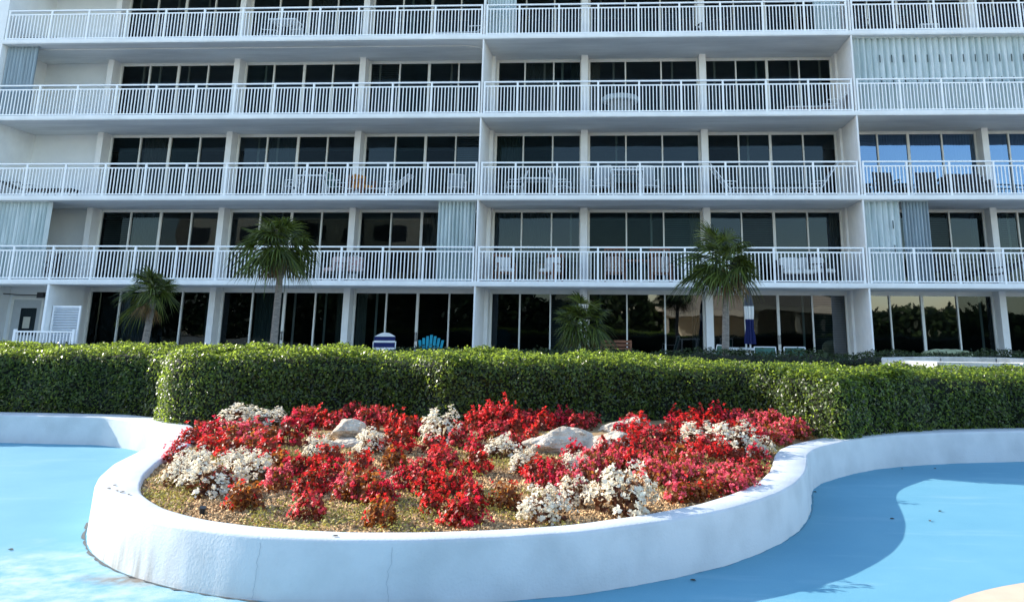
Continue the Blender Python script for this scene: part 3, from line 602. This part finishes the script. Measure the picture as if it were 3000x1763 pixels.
place(cushion_chair('darkc','darkc'), 'dark wicker armchair next to the right partition, third row', 'chair', 2600, 545, Yb, f2, 10, BCH)
place(cushion_chair('darkc','darkc'), 'dark wicker armchair before the blue reflecting doors, third row', 'chair', 2720, 545, Yb, f2, -10, BCH)
place(sofa(1.4,'darkc'), 'dark wicker sofa at the right edge, third row', 'sofa', 2830, 550, Yb, f2, 0)
place(cushion_chair('darkc','dark'), 'dark armchair beside the partly drawn shutter, fourth row', 'chair', 135, 790, Yb+.2, f1, -30, BCH)
place(cushion_chair('redc','dark',.95), 'red and white patterned armchair behind the second palm', 'chair', 980, 790, Yb, f1, -20, BCH)
place(cushion_chair('redc','dark',1.0), 'red and white patterned armchair before the pier, fourth row', 'chair', 1040, 785, Yb, f1, 20, BCH)
place(cushion_chair('cushion','wood'), 'teak armchair with white cushion next to the left partition, fourth row', 'chair', 1478, 790, Yb, f1, 25, BCH)
place(cushion_chair('cushion','wood'), 'teak armchair with white cushion left of the pier, fourth row', 'chair', 1612, 790, Yb, f1, -25, BCH)
for px, lb in ((1800,'teak dining chair left of the teak table'), (1938,'teak dining chair right of the teak table')):
    place(cushion_chair('cushion','wood',1.15), lb + ', fourth row', 'chair', px, 780, Yb, f1, 180 if px < 1900 else 170, BCH)
place(patio_table(.9,.8,.74,'wood','wood'), 'teak dining table between two teak chairs, fourth row', 'table', 1868, 790, Yb+.15, f1, 0, BT)
place(sofa(1.5), 'dark sofa with white cushions right of the tallest right palm', 'sofa', 2345, 790, Yb, f1, 0)
place(cushion_chair('cushion','darkc'), 'dark armchair with white cushion right of the sofa, fourth row', 'chair', 2412, 790, Yb-.3, f1, 40, BCH)
place(sling_chair('darkc','dark'), 'dark chair right of the grey folded shutter, fourth row', 'chair', 2760, 790, Yb, f1, 30, BCH)
place(lounger('darkc','dark',.4), 'dark lounger in front of the right pier, fourth row', 'lounger', 2905, 800, Yb, f1, 0, BL)
# terrace things
TZ = .15
st_ = empty('striped_chair', (0,0,0)); f = MB(); n = 14
def arch_back(b, z0, z1, mi):
    for i in range(16):
        a, c = -.26+.52*i/16, -.26+.52*(i+1)/16; top = lambda x: 1.12 + .10*math.cos(x/.26*math.pi/2)
        za, zb_ = min(z1, top(a)), min(z1, top(c)); z0a, z0b = min(z0, top(a)-.002), min(z0, top(c)-.002)
        y0 = lambda z: .2 + (z-.4)*.18
        b.add([(a,y0(z0a)-.05,z0a),(c,y0(z0b)-.05,z0b),(c,y0(zb_)-.05,zb_),(a,y0(za)-.05,za),(a,y0(z0a)+.05,z0a),(c,y0(z0b)+.05,z0b),(c,y0(zb_)+.05,zb_),(a,y0(za)+.05,za)], [(0,1,2,3),(7,6,5,4),(3,2,6,7),(0,4,5,1)] + ([(0,3,7,4)] if i == 0 else []) + ([(1,5,6,2)] if i == 15 else []), mi)
for i, (a, c) in enumerate(((.4,.6),(.6,.75),(.75,.85),(.85,.97),(.97,1.02),(1.02,1.12),(1.12,1.3))): arch_back(f, a, c, i % 2)
f.build('backrest', [M['cushion'], M['bluec']], st_); MB().cushion(-.27,.27,-.3,.22,.36,.46,.03).build('seat', M['bluec'], st_); f = MB()
for s in (-.28,.28): f.tube([(s,-.28,0),(s,-.28,.4),(s,.2,.4),(s,.3,1.0)], .018, 6).tube([(s,.3,0),(s,.2,.4)], .018, 6)
f.build('frame', M['wfurn'], st_)
place(st_, 'round backed chair with navy and white stripes behind the hedge', 'chair', 1122, 1000, 21.6, TZ-.0, 8)
place(adirondack(), 'teal slatted garden chair showing its back slats above the hedge', 'chair', 1257, 1000, 22.0, TZ, 6)
place(sling_chair('gsling','wfurn',1.0), 'white framed green sling chair left of the right palm trunk', 'chair', 2070, 1020, 20.6, TZ, -75, 'green sling chairs on the terrace')
place(patio_table(.8,.7,.92,'glasstop'), 'white patio table just right of the right palm trunk', 'table', 2155, 1020, 21.5, TZ)
place(sling_chair('gsling','wfurn',.93), 'green sling chair right of the closed umbrella', 'chair', 2248, 1020, 21.8, TZ, 0, 'green sling chairs on the terrace')
place(sling_chair('gsling','wfurn',.93), 'green sling chair furthest right on the terrace', 'chair', 2340, 1020, 21.8, TZ, 5, 'green sling chairs on the terrace')
bn = empty('slatted_bench', (0,0,0)); f = MB()
for i in range(6): f.box(-.45,.45,.2+.012*i,.22+.012*i,.45+i*.1,.52+i*.1)
f.build('backrest', M['wood'], bn); f = MB()
for i in range(4): f.box(-.45,.45,-.25+i*.11,-.16+i*.11,.41,.435)
f.build('seat', M['wood'], bn)
for x in (-.42,.42): MB().box(x-.03,x+.03,-.24,-.18,0,.41).box(x-.03,x+.03,.16,.2,0,.95).build('leg', M['wood'], bn)
place(bn, 'dark red slatted bench right of the bushy low palm', 'bench', 1805, 1015, 24.5, TZ)
um = empty('closed_umbrella', (0,0,0)); MB().tube([(0,0,0),(0,0,2.45)], .02, 8).build('pole', M['wfurn'], um); MB().lathe([(.0,.06),(.26,.06),(.28,0)], 16).build('base', M['dark'], um)
def folds(prof, n=20):
    vs = []; fs = []
    for r, z in prof:
        for k in range(n): a = 2*math.pi*k/n; rr = r*(1+.22*(1 if k % 2 else -1)); vs.append((rr*math.cos(a), rr*math.sin(a), z))
    for i in range(len(prof)-1):
        for k in range(n): fs.append((i*n+k, i*n+(k+1) % n, (i+1)*n+(k+1) % n, (i+1)*n+k))
    return MB().add(vs, fs)
folds([(.105,1.95),(.095,2.1),(.06,2.3),(.02,2.44)]).build('canopy_top', M['canopy_grey'], um); folds([(.09,1.62),(.10,1.75),(.105,1.95)]).build('canopy_band', M['cushion'], um); folds([(.125,1.0),(.12,1.15),(.085,1.4),(.09,1.62)]).build('canopy', M['bluec'], um)
place(um, 'closed navy and white umbrella with grey top beside the right palm', 'umbrella', 2198, 1000, 22.3, TZ)
cv = empty('covered_table', (0,0,0)); b = MB(); n = 18; vs = []; fs = []; pr = [(.78,.0),(.74,.5),(.70,.74),(.60,.82),(.3,.86),(.0,.87)]
for i, (r, z) in enumerate(pr):
    for k in range(n): a = 2*math.pi*k/n; w = 1+.06*math.sin(5*a)*(1-i/6); vs.append((r*w*math.cos(a), r*w*.6*math.sin(a), z+.03*math.sin(3*a+i)*(i in (2,3,4))))
for i in range(len(pr)-1):
    for k in range(n): fs.append((i*n+k, i*n+(k+1) % n, (i+1)*n+(k+1) % n, (i+1)*n+k))
b.add(vs, fs).build('fitted_cover', M['cover'], cv, True); f = MB()
for i in (-1,1):
    for j in (-1,1): f.box(i*.45-.02,i*.45+.02,j*.22-.02,j*.22+.02,0,.75)
f.build('leg', M['wfurn'], cv)
place(cv, 'table under a crumpled pale green cover at the right of the terrace', 'table', 2770, 1015, 23.5, TZ)
# octagonal stone ring behind the hedge on the right
rg = empty('stone_fire_pit', (0,0,0)); b = MB(); n = 8
def ring(b, r0, r1, z0, z1):
    for k in range(n):
        a0, a1 = 2*math.pi*k/n + .012, 2*math.pi*(k+1)/n - .012; g = lambda r, a, z: (r*math.cos(a), r*math.sin(a)*.8, z)
        b.add([g(r0,a0,z0),g(r1,a0,z0),g(r1,a1,z0),g(r0,a1,z0),g(r0,a0,z1),g(r1,a0,z1),g(r1,a1,z1),g(r0,a1,z1)], [(0,3,2,1),(4,5,6,7),(1,2,6,5),(3,0,4,7),(0,1,5,4),(2,3,7,6)])
ring(b, 1.25, 1.62, .84, .94); b.build('coping', M['stone'], rg); b = MB(); ring(b, 1.3, 1.55, 0, .839); b.build('base', M['stone'], rg)
MB().add([(1.3*math.cos(2*math.pi*k/8), 1.04*math.sin(2*math.pi*k/8), .7) for k in range(8)], [tuple(range(8))]).build('gravel_bed', M['mulch'], rg)
place(rg, 'pale stone ring with wide coping just behind the hedge at the right', 'fire pit', 2850, 1060, 14.9, TZ, 10)

# ------------------------------------------------------------------ palms
def fan_leaf(b, dr, o, d, L, nseg, spread, droop, wind, r):
    d = d.normalized(); pet = L*r.uniform(.45,.7); hub = o + d*pet + Vector((0,0,-.08*pet)); b.tube([o, o+d*pet*.5, hub], [.012,.009,.007], 4)
    side = d.cross(Vector((0,0,1)));  side = side.normalized() if side.length > .1 else Vector((1,0,0)); up = side.cross(d).normalized()
    roll = r.uniform(-.6,.6); side, up = side*math.cos(roll)+up*math.sin(roll), up*math.cos(roll)-side*math.sin(roll)
    for i in range(nseg):
        a = spread*(2*(i+.5)/nseg-1); u = d*math.cos(a) + side*math.sin(a); sl = L*(.62+.25*math.cos(a*.6))*r.uniform(.85,1.1)
        w = .034*r.uniform(.8,1.2)*L/.7; x = u.cross(up).normalized(); pts = []
        for t in (0,.35,.7,1):
            p = hub + u*sl*t + up*.05*math.sin(a*3)*t + Vector((0,0,-droop*sl*t**2.2*r.uniform(.8,1.2))) + wind*sl*t**1.6; pts.append(p)
        ws = (w*.35,w,w*.75,w*.08); vs = []
        for p, ww in zip(pts, ws): vs += [p-x*ww*.5 + up*ww*.22, p - up*ww*.1, p+x*ww*.5 + up*ww*.22]
        fs = []
        for k in range(3): fs += [(k*3,k*3+1,k*3+4,k*3+3),(k*3+1,k*3+2,k*3+5,k*3+4)]
        b.add(vs, fs)
def palm(name, base, top, hub, R_, nleaf, label, seed, wind, ndry=10, skirt=True, rt=.085):
    r = random.Random(seed); root = empty(name, base); tag(root, label, 'palm tree', 'fan palms in front of the building'); bz = Vector(base)
    if top:
        t = MB(); A, B = Vector((0,0,0)), Vector(top)-bz; pts = []; rad = []; n = 26; bow = Vector((r.uniform(-.06,.06),0,0))
        for i in range(n+1):
            u = i/n; pts.append(A.lerp(B, u) + bow*math.sin(u*math.pi)); rad.append(rt*(1.12-.3*u)*(1+.05*(i % 2)) + (.03 if i == 0 else 0))
        t.tube(pts, rad, 10); t.build('trunk', M['trunk'], root, False)
    h = Vector(hub)-bz; g = MB(); dry = MB()
    for i in range(nleaf):
        el = math.radians(r.uniform(-35, 80)); az = r.uniform(0, 2*math.pi); d = Vector((math.cos(az)*math.cos(el), math.sin(az)*math.cos(el), math.sin(el)))
        fan_leaf(g, None, h + Vector((0,0,r.uniform(-.12,.1))), d, R_*r.uniform(.7,1.05), 19, math.radians(r.uniform(70,105)), r.uniform(.15,.65) + (.2 if el < .1 else 0), wind*r.uniform(.5,1.3) + Vector((r.uniform(-.15,.15), 0, r.uniform(-.12,.05))), r)
    g.build('crown', M['palm'], root)
    for i in range(ndry):
        el = math.radians(r.uniform(-75, -25)); az = r.uniform(0, 2*math.pi); d = Vector((math.cos(az)*math.cos(el), math.sin(az)*math.cos(el), math.sin(el)))
        fan_leaf(dry, None, h + Vector((0,0,r.uniform(-.25,-.05))), d, R_*r.uniform(.4,.65), 16, math.radians(70), .6, wind*.4, r)
    if ndry: dry.build('dry_fronds', M['drypalm'], root)
    return root
def pp(x, y, Y): return tuple(on_y(x, y, Y))
def foot(x, y, Y): p = on_y(x, y, Y); return (p.x, Y, TZ)
palm('fan_palm', foot(417,1020,20.5), pp(449,880,20.5), pp(442,858,20.5), .64, 32, 'short fan palm with leaning trunk at the left of the terrace', 11, Vector((-.05,0,-.1)), 6)
palm('fan_palm', foot(800,1020,20.3), pp(824,770,20.3), pp(818,722,20.3), .87, 42, 'tallest fan palm with windblown crown left of the striped chair', 12, Vector((.0,0,-.12)), 9)
palm('fan_palm', foot(1708,1030,19.8), pp(1708,990,19.8), pp(1708,950,19.8), .66, 38, 'bushy low fan palm without visible trunk in the middle of the terrace', 23, Vector((.1,0,.05)), 7)
palm('fan_palm', foot(2120,1030,20.0), pp(2127,830,20.0), pp(2120,765,20.0), .83, 40, 'tall fan palm with browning lower leaves right of the middle', 34, Vector((-.12,0,.10)), 12)

# ------------------------------------------------------------------ rocks in the bed
def rock(pts_w, label, seed, h, loc, rz=0):
    import bmesh
    bm = bmesh.new(); bmesh.ops.create_icosphere(bm, subdivisions=5, radius=1); r = random.Random(seed)
    cuts = [(Vector((r.gauss(0,1), r.gauss(0,1), r.gauss(.2,.8))).normalized(), r.uniform(.62,.9)) for _ in range(11)]
    co = np.array([v.co for v in bm.verts])
    for v in bm.verts:
        p = v.co.copy()
        for nrm, dd in cuts:
            e = p.dot(nrm)-dd
            if e > 0: p -= nrm*e
        v.co = p
    co = np.array([v.co for v in bm.verts]); nz = (vnoise(co, 2.6, seed)-.5)*.22 + (vnoise(co, 7, seed+1)-.5)*.11 + (vnoise(co, 17, seed+2)-.5)*.05
    for v, e in zip(bm.verts, nz):
        v.co = v.co*(1+e); v.co.x *= pts_w[0]; v.co.y *= pts_w[1]; v.co.z *= h; v.co.x += pts_w[2]*max(0, v.co.z)
    me = bpy.data.meshes.new('boulder'); bm.to_mesh(me); me.materials.append(M['rock']); o = bpy.data.objects.new('boulder', me); C.objects.link(o); o.location = loc; o.rotation_euler = (0,0,rz)
    tag(o, label, 'rock', 'rocks in the flower bed'); return o
rock((.43,.32,.15), 'large pale jagged boulder, wider left half of the middle pair', 4, .20, (-.66,9.05,.41), .15)
rock((.40,.26,.1), 'smaller pale boulder leaning on the right of the large one', 6, .15, (-.16,8.95,.42), -.2)
rock((.40,.26,-.2), 'grey boulder half hidden at the back against the hedge', 9, .16, (.08,10.45,.41), -.3)
rock((.20,.17,.25), 'upper dark sided rock of the small stacked pair', 13, .105, (-2.95,9.3,.52), .3)
rock((.23,.18,0), 'flat pale slab under the small dark sided rock', 17, .075, (-2.88,9.15,.385), -.1)

# ------------------------------------------------------------------ begonias
def begonia(kind, seed):
    r = np.random.default_rng(seed); root = empty('begonia', (0,0,-50)); R_, H = .17, .30
    def mound(n, lo=.25, shell=.0):
        az = r.uniform(0, 2*np.pi, n); cz = r.uniform(lo, 1, n); sz = np.sqrt(1-np.clip(cz,0,1)**2); rad = 1 - np.abs(r.normal(0, .13, n)) - shell
        lob = 1 + .22*np.sin(3*az+seed) + .14*np.sin(5*az+seed*2)
        return np.stack([np.cos(az)*(.25+.75*sz)*rad*R_*lob, np.sin(az)*(.25+.75*sz)*rad*R_*lob, cz*rad*H*(.92+.16*np.sin(2*az+seed))], 1)
    nl, ncl, per, fs = {'red':(170,42,6,.017), 'pink':(170,40,6,.018), 'white':(110,135,4,.0160), 'bronze':(290,12,4,.017)}[kind]
    P = mound(nl, .02, .10 if kind != 'white' else .22); Nn = P/np.array([R_,R_,H]); Nn[:,2] += .5
    Nn /= np.linalg.norm(Nn, axis=1)[:, None]; nn_ = Nn + r.normal(0,.6,(nl,3)); nn_ /= np.linalg.norm(nn_, axis=1)[:, None]
    t = r.normal(0,1,(nl,3)); t -= nn_*(t*nn_).sum(1)[:,None]; t /= np.linalg.norm(t,axis=1)[:,None]; b_ = np.cross(nn_, t); s = r.uniform(.03,.058,nl)[:,None]
    V = np.stack([P-t*s*.5, P-t*s*.25+b_*s*.38+nn_*s*.1, P+t*s*.2+b_*s*.36+nn_*s*.12, P+t*s*.55, P+t*s*.2-b_*s*.36+nn_*s*.12, P-t*s*.25-b_*s*.38+nn_*s*.1], 1)
    np_mesh('foliage', V, 6, [(0,1,2,3),(0,3,4,5)], M[{'red':'bronze','pink':'oleaf','white':'wleaf','bronze':'oleaf'}[kind]], root)
    Cc = mound(ncl, .18); Cn = Cc/np.array([R_,R_,H]); Cn[:,2] += .35; Cn /= np.linalg.norm(Cn,axis=1)[:,None]
    ext = r.uniform(*((.82, 1.12) if kind != 'white' else (.94, 1.05)), ncl)[:, None]; ext[r.uniform(0,1,ncl) < .15] *= 1.09 if kind != 'white' else 1.; Cc = Cc*ext + Cn*.012; n = ncl*per; P = np.repeat(Cc, per, 0) + r.normal(0, .0115, (n,3))*(1 if kind != 'white' else 1.15); Nn = np.repeat(Cn, per, 0) + r.normal(0,.5,(n,3)); Nn /= np.linalg.norm(Nn,axis=1)[:,None]
    t = r.normal(0,1,(n,3)); t -= Nn*(t*Nn).sum(1)[:,None]; t /= np.linalg.norm(t,axis=1)[:,None]; b_ = np.cross(Nn,t); s = (fs*r.uniform(.75,1.25,n))[:,None]
    ring_ = []
    for k in range(8):
        a = 2*np.pi*k/8; rr = 1. if k % 2 == 0 else .62
        if k % 4 == 2: rr = .78
        ring_.append(P + (t*np.cos(a)+b_*np.sin(a))*s*rr + Nn*s*.45*(rr > .7))
    V = np.stack([P] + ring_, 1)
    np_mesh('blossom', V, 9, [(0,1,2,3),(0,3,4,5),(0,5,6,7),(0,7,8,1)], M[{'red':('red','scarlet','coral')[seed % 3],'pink':'pink','white':'white','bronze':'scarlet'}[kind]], root)
    st = MB()
    for i in range(9):
        a = i*.7+seed; st.tube([(.02*math.cos(a),.02*math.sin(a),-.03),(.05*math.cos(a),.05*math.sin(a),.1),(.10*math.cos(a),.10*math.sin(a),.21)], [.006,.005,.003], 4)
    st.build('stem', M['twig'], root); return root
protos = {k: [begonia(k, 10*i+j) for j in range(1, 1+nv)] for i, (k, nv) in enumerate((('red',5),('pink',4),('white',4),('bronze',3)))}
free = {k: list(v) for k, v in protos.items()}
PL = []
def crop(ox, oy, sc, items):
    for it in items: PL.append((it[0], ox+it[1]/sc, oy+it[2]/sc, it[3]/sc, it[4]/sc))
W, R, K, O = 'white', 'red', 'pink', 'bronze'
crop(450, 1150, 3.291, [(W,810,330,340,210),(W,1110,330,290,180),(W,380,790,280,240),(W,520,1020,430,380),(W,790,790,230,200),(W,950,880,350,300),(W,240,920,170,220),(W,1590,640,220,215),(W,2080,600,250,250),
 (R,340,520,220,170),(R,215,700,150,170),(R,450,430,170,140),(R,600,450,220,190),(R,560,590,280,200),(K,780,460,260,170),(K,950,430,220,160),(R,760,640,260,190),(K,940,580,220,180),(O,1080,520,270,220),(R,1100,640,230,170),(R,1330,530,330,320),(R,1500,330,220,230),(R,1630,340,180,190),(R,1400,340,200,220),
 (R,1750,360,220,200),(R,1900,290,200,220),(R,2050,370,230,260),(R,2200,330,200,230),(O,1200,790,230,220),(R,1310,840,230,180),(R,1480,820,250,210),(K,1190,960,230,150),(R,1500,990,270,260),(R,1510,1240,210,310),(O,880,1140,330,270),(K,610,980,130,100),(R,1700,920,240,220),(R,1700,720,230,190),(O,2060,1080,380,380),(K,1860,1050,150,250),(O,2200,1300,250,330),(R,2200,1110,190,200),(R,1990,790,200,140)])
crop(1050, 1150, 3.291, [(R,370,380,170,200),(R,460,440,200,230),(R,560,430,170,190),(K,610,430,110,160),(R,380,580,310,250),(O,330,740,230,180),(W,790,500,310,320),(R,980,420,150,180),(R,960,540,180,150),(R,720,590,180,190),(R,850,760,270,230),(R,770,700,200,170),(R,1150,790,240,260),(R,1130,600,180,190),(R,1130,360,210,190),(R,1280,260,180,180),(R,1430,250,190,180),(R,1290,370,260,240),(R,1440,350,250,230),(R,1340,450,300,200),(R,1600,300,190,150),(R,1560,400,210,190),(R,1670,520,170,220),(R,1760,270,160,120),(R,1880,330,210,150),(R,1980,310,200,170),(R,2120,370,190,130),(R,2230,300,150,130),(R,1790,370,190,160),
 (W,1390,650,290,220),(W,1590,790,220,210),(R,1510,550,140,120),(R,1740,860,310,260),(R,1900,860,140,130),(W,2080,820,220,200),(R,2080,690,220,150),(K,2250,770,160,150),(K,2040,1000,220,150),(R,1810,940,120,110),(W,1780,1270,380,350),(W,2070,1130,220,190),(R,620,860,210,150),(R,650,1000,280,220),(R,860,1010,270,240),(R,430,950,130,100),(R,990,970,240,190),(R,720,1170,210,180),(R,1090,1140,250,170),(R,1060,1300,260,290),(O,1420,1140,250,300),(R,960,1290,150,170)])
crop(1650, 1150, 3.2907, [(R,560,460,180,180),(R,680,350,230,150),(R,720,420,220,160),(R,1050,410,210,160),(R,1110,320,150,130),(R,1210,360,230,150),(R,1340,300,150,120),(R,1480,250,170,150),(R,1690,270,120,130),(R,1560,320,180,130),(R,1420,370,190,140),(K,1650,330,170,120),(K,1830,320,120,150),(K,1930,420,170,180),(K,1960,300,130,120),(K,2040,340,140,150),(K,2120,380,160,160),(K,2240,330,190,140),(K,2290,490,200,190),(K,2120,530,190,180),(W,1300,540,340,240),(W,1640,610,400,350),(W,1900,620,180,190),(R,870,510,350,180),(R,640,540,190,150),(R,1050,530,210,160),(R,1390,590,300,170),(R,420,620,220,150),(R,610,630,250,190),(R,830,640,210,170),(K,980,670,180,160),(R,700,770,210,180),(K,510,750,160,150),(K,690,770,140,140),(K,270,790,150,150),(K,250,880,120,120),(O,1130,700,190,180),(R,1260,680,210,160),(R,1500,680,210,160),(K,1240,780,210,150),(R,1680,720,210,180),(R,1850,680,210,180),(R,1830,820,230,220),(K,840,840,180,180),(K,900,910,190,170),(O,1000,830,200,160),(K,1420,920,230,230),(K,1550,850,160,180),(K,1690,890,160,180),(K,1620,1000,190,170),(K,1740,980,160,150),(K,1500,1000,150,150),(K,1040,950,130,140),(K,1180,890,210,160),(O,1230,1070,230,270),(K,1110,1070,190,150),(O,1350,1050,210,230),(W,570,1215,480,490),(R,1560,440,200,170),(R,1720,440,210,170),(R,1830,500,190,170),(K,1760,380,150,130),(R,1250,440,220,150)])
items = []
for kd, px, pb, w, h in PL:
    p = on_z(px, pb, .33); Y = p.y
    for _ in range(3):
        z = float(soil_z([(p.x, p.y)])[0]); p = on_z(px, pb, z)
    ww = min(.36, max(.12, w*p.y/F/2*1.12)); Y = p.y + .55*ww; lim = hedge_front(p.x) - .40
    if Y > lim: Y = lim
    g = on_y(px, pb, Y); z = float(soil_z([(g.x, Y)])[0]); top = on_y(px, pb-h, Y).z
    hh = min(.52, max(.22, (top - z)*1.10)); 
    dw = float(np.min(np.hypot(q[:,0]-g.x, q[:,1]-Y)))
    if g.x > 0 and dw < .75: hh *= .85
    items.append([kd, g.x, Y, z, ww, hh])
def boundary_ok(x, y): return inside(np.array([(x, y)]))[0]
land = [('the small stacked rocks',-2.95,9.2),('the large boulder',-.5,9.0),('the back boulder',.12,10.3),('the front white clump',.28,6.9),('the black spotlight',-3.0,6.35),('the right wall bend',1.6,8.4),('the left wall bend',-4.4,8.0),('the hedge',-1,10.6),('the left hedge corner',-5,10.5)]
rows = [(0,7.1,'front'),(7.1,8.2,'second'),(8.2,9.4,'middle'),(9.4,10.2,'fourth'),(10.2,99,'back')]
colour = {W:'white begonia', R:'red begonia', K:'pink begonia', O:'copper leaved begonia'}
ordn = {1:'first',2:'second',3:'third',4:'fourth',5:'fifth',6:'sixth',7:'seventh',8:'eighth',9:'ninth',10:'tenth',11:'eleventh',12:'twelfth',13:'thirteenth',14:'fourteenth',15:'fifteenth',16:'sixteenth',17:'seventeenth',18:'eighteenth',19:'nineteenth',20:'twentieth'}
cnt = {}; items.sort(key=lambda t: t[1]); rb = random.Random(2)
for kd, x, y, z, ww, hh in items:
    row = next(n for a, c, n in rows if a <= y < c); cnt[(kd,row)] = cnt.get((kd,row), 0)+1; n = cnt[(kd,row)]
    near = min(land, key=lambda l: math.hypot(x-l[1], (y-l[2])))[0]
    size = 'small' if ww < .16 else ('broad' if ww > .24 else 'medium')
    o = free[kd].pop() if free[kd] else copy_tree(rb.choice(protos[kd]))
    o.location = (x, y, z-.01); o.rotation_euler = (0,0,rb.uniform(0,6.28)); o.scale = (ww/.17, ww/.17, hh/.30)
    tag(o, f"{size} {colour[kd]} near {near}, {ordn.get(n, str(n)+'th')} from left in {row} row", 'begonia', colour[kd].split(' with')[0] + 's in the bed')

# ------------------------------------------------------------------ small things
sp = empty('spotlight', tuple(on_z(590,1508,.30))); tag(sp, 'small black garden spotlight standing in the mulch by the front wall', 'spotlight')
MB().tube([(0,0,-.02),(0,0,.05)], .008, 6).build('stake', M['dark'], sp); MB().tube([(.0,.0,.0),(.012,-.012,.055)], [.016,.024], 12).build('lamp_head', M['dark'], sp)
def fallen(px, py_, z, s, rz, label):
    p = on_z(px, py_, z+.004); b = MB(); n = 7; vs = [(0,0,.0)]; 
    for k in range(n): a = 2*math.pi*k/n; vs.append((s*math.cos(a), s*.55*math.sin(a), .35*s*abs(math.sin(a))))
    b.add(vs, [(0,1+k,1+(k+1) % n) for k in range(n)]); o = b.build('fallen_leaf', M['leafdry']); o.location = p; o.rotation_euler = (0,0,rz)
    tag(o, label, 'leaf', 'dry leaves lying about')
for i, (x, y, lb) in enumerate([(318,1430,'leftmost dry leaf on the wall top'),(337,1421,'dry leaf furthest back in the wall top cluster'),(342,1437,'middle dry leaf of the wall top cluster'),(359,1441,'largest dry leaf of the wall top cluster'),(378,1448,'rightmost dry leaf of the wall top cluster'),(982,1570,'single dry leaf on the front wall top')]): fallen(x, y, .36, .020, i*1.3, lb)
for i, (x, y, lb) in enumerate([(31,1609,'dry leaf on the sunlit blue floor at the left edge'),(2644,1373,'dry leaf near the far right wall'),(2739,1372,'dry leaf right of another by the far right wall'),(2614,1519,'dry leaf in the blue shadow near its curved edge'),(2755,1497,'upper dry leaf on the sunlit right floor'),(2724,1525,'lower dry leaf on the sunlit right floor'),(2387,1440,'dry leaf at the foot of the right wall bend'),(2030,1699,'dry leaf in the shadow at the foot of the front wall')]): fallen(x, y, 0, .022, i*.9, lb)

# ------------------------------------------------------------------ what the glass reflects: buildings behind the viewer
pv = empty('pavilion', (11,-17,-.06)); tag(pv, 'low cream pavilion with tan hipped roof mirrored in the ground floor glass', 'pavilion')
MB().add([(-8,-5,3.0),(8,-5,3.0),(8,5,3.0),(-8,5,3.0),(-4,0,4.7),(4,0,4.7)], [(0,1,5,4),(1,2,5),(2,3,4,5),(3,0,4),(3,2,1,0)]).build('roof', M['tan_roof'], pv)
MB().box(-8.1,8.1,-5.1,5.1,2.55,2.99).build('fascia', M['cream'], pv); b = MB()
for x in (-7.5,-3.5,0,3.5,7.5):
    for y in (-4.6,4.6): b.box(x-.15,x+.15,y-.15,y+.15,0,2.549)
b.build('post', M['cream'], pv); MB().box(-6,6,-4,-1,0,2.5).build('wall', M['cream'], pv)
tw = empty('tower_block', (-34,-40,-.06)); tag(tw, 'plain cream tower block mirrored in the upper balcony glass', 'building'); b = MB().box(-14,14,-9,9,0,15); b.build('wall', M['cream'], tw); b = MB()
for k in range(5):
    for i in range(7): b.box(-12.6+i*4,-10.2+i*4,9.002,9.05,1+k*3,2.8+k*3)
b.build('window', M['dark'], tw)

n = 40000; X = RNG.uniform(-48, 42, n); crown = 1.2 + np.where(X < 2, 5.0, 2.6)*vnoise(np.stack([X, X*0], 1), .22, 5) + 2*vnoise(np.stack([X, X*0], 1), .9, 6); P = np.stack([X, -24 + RNG.normal(0, 1.4, n), crown*RNG.uniform(0, 1, n)**.8 + RNG.normal(0, .25, n)], 1)
tag(np_mesh('trees', leaf_cloud(P, np.tile((0,1.,.3), (n,1)), .55, .6, .7), 4, [(0,1,2,3)], M['hedge_shaded']), 'belt of dark trees mirrored in the ground floor glass', 'trees', kind='stuff')
# ------------------------------------------------------------------ light and camera
sc = bpy.context.scene
LD = Vector((.79,-.26,-.36)).normalized(); el = math.asin(-LD.z); az = math.atan2(-LD.x, -LD.y)      # azimuth of the sun from +Y towards +X
sl = bpy.data.lights.new('sun', 'SUN'); sl.energy = 3.3; sl.angle = math.radians(.5); sl.color = (1,.93,.82); so = bpy.data.objects.new('sun', sl); C.objects.link(so); so.rotation_euler = LD.to_track_quat('-Z', 'Y').to_euler(); so.location = (-30,10,20)
w = bpy.data.worlds.new('World'); sc.world = w; w.use_nodes = True; N = w.node_tree.nodes; bg = N['Background']
sk = N.new('ShaderNodeTexSky'); sk.sky_type = 'NISHITA'; sk.sun_disc = False; sk.sun_elevation = el; sk.sun_rotation = az; sk.air_density = 1.; sk.dust_density = .5; sk.ozone_density = 1.3
w.node_tree.links.new(sk.outputs[0], bg.inputs[0]); bg.inputs[1].default_value = .15
cam = bpy.data.cameras.new('camera'); co = bpy.data.objects.new('camera', cam); C.objects.link(co); sc.camera = co
m = Matrix.Identity(4)
for i, v in enumerate((CR, CU, -CW)):
    for j in range(3): m[j][i] = v[j]
m.translation = (0,0,EYE); co.matrix_world = m
cam.sensor_width = 36; cam.lens = 36*F/3000; cam.shift_x = (1500-PX)/3000; cam.shift_y = -(881.5-PY)/3000; cam.clip_end = 2000; cam.clip_start = .05
sc.view_settings.view_transform = 'Standard'; sc.view_settings.look = 'None'; sc.view_settings.exposure = 1.62; sc.view_settings.gamma = 1
sc.cycles.use_denoising = True; sc.cycles.max_bounces = 8; sc.cycles.transparent_max_bounces = 12; sc.cycles.caustics_reflective = False; sc.cycles.caustics_refractive = False
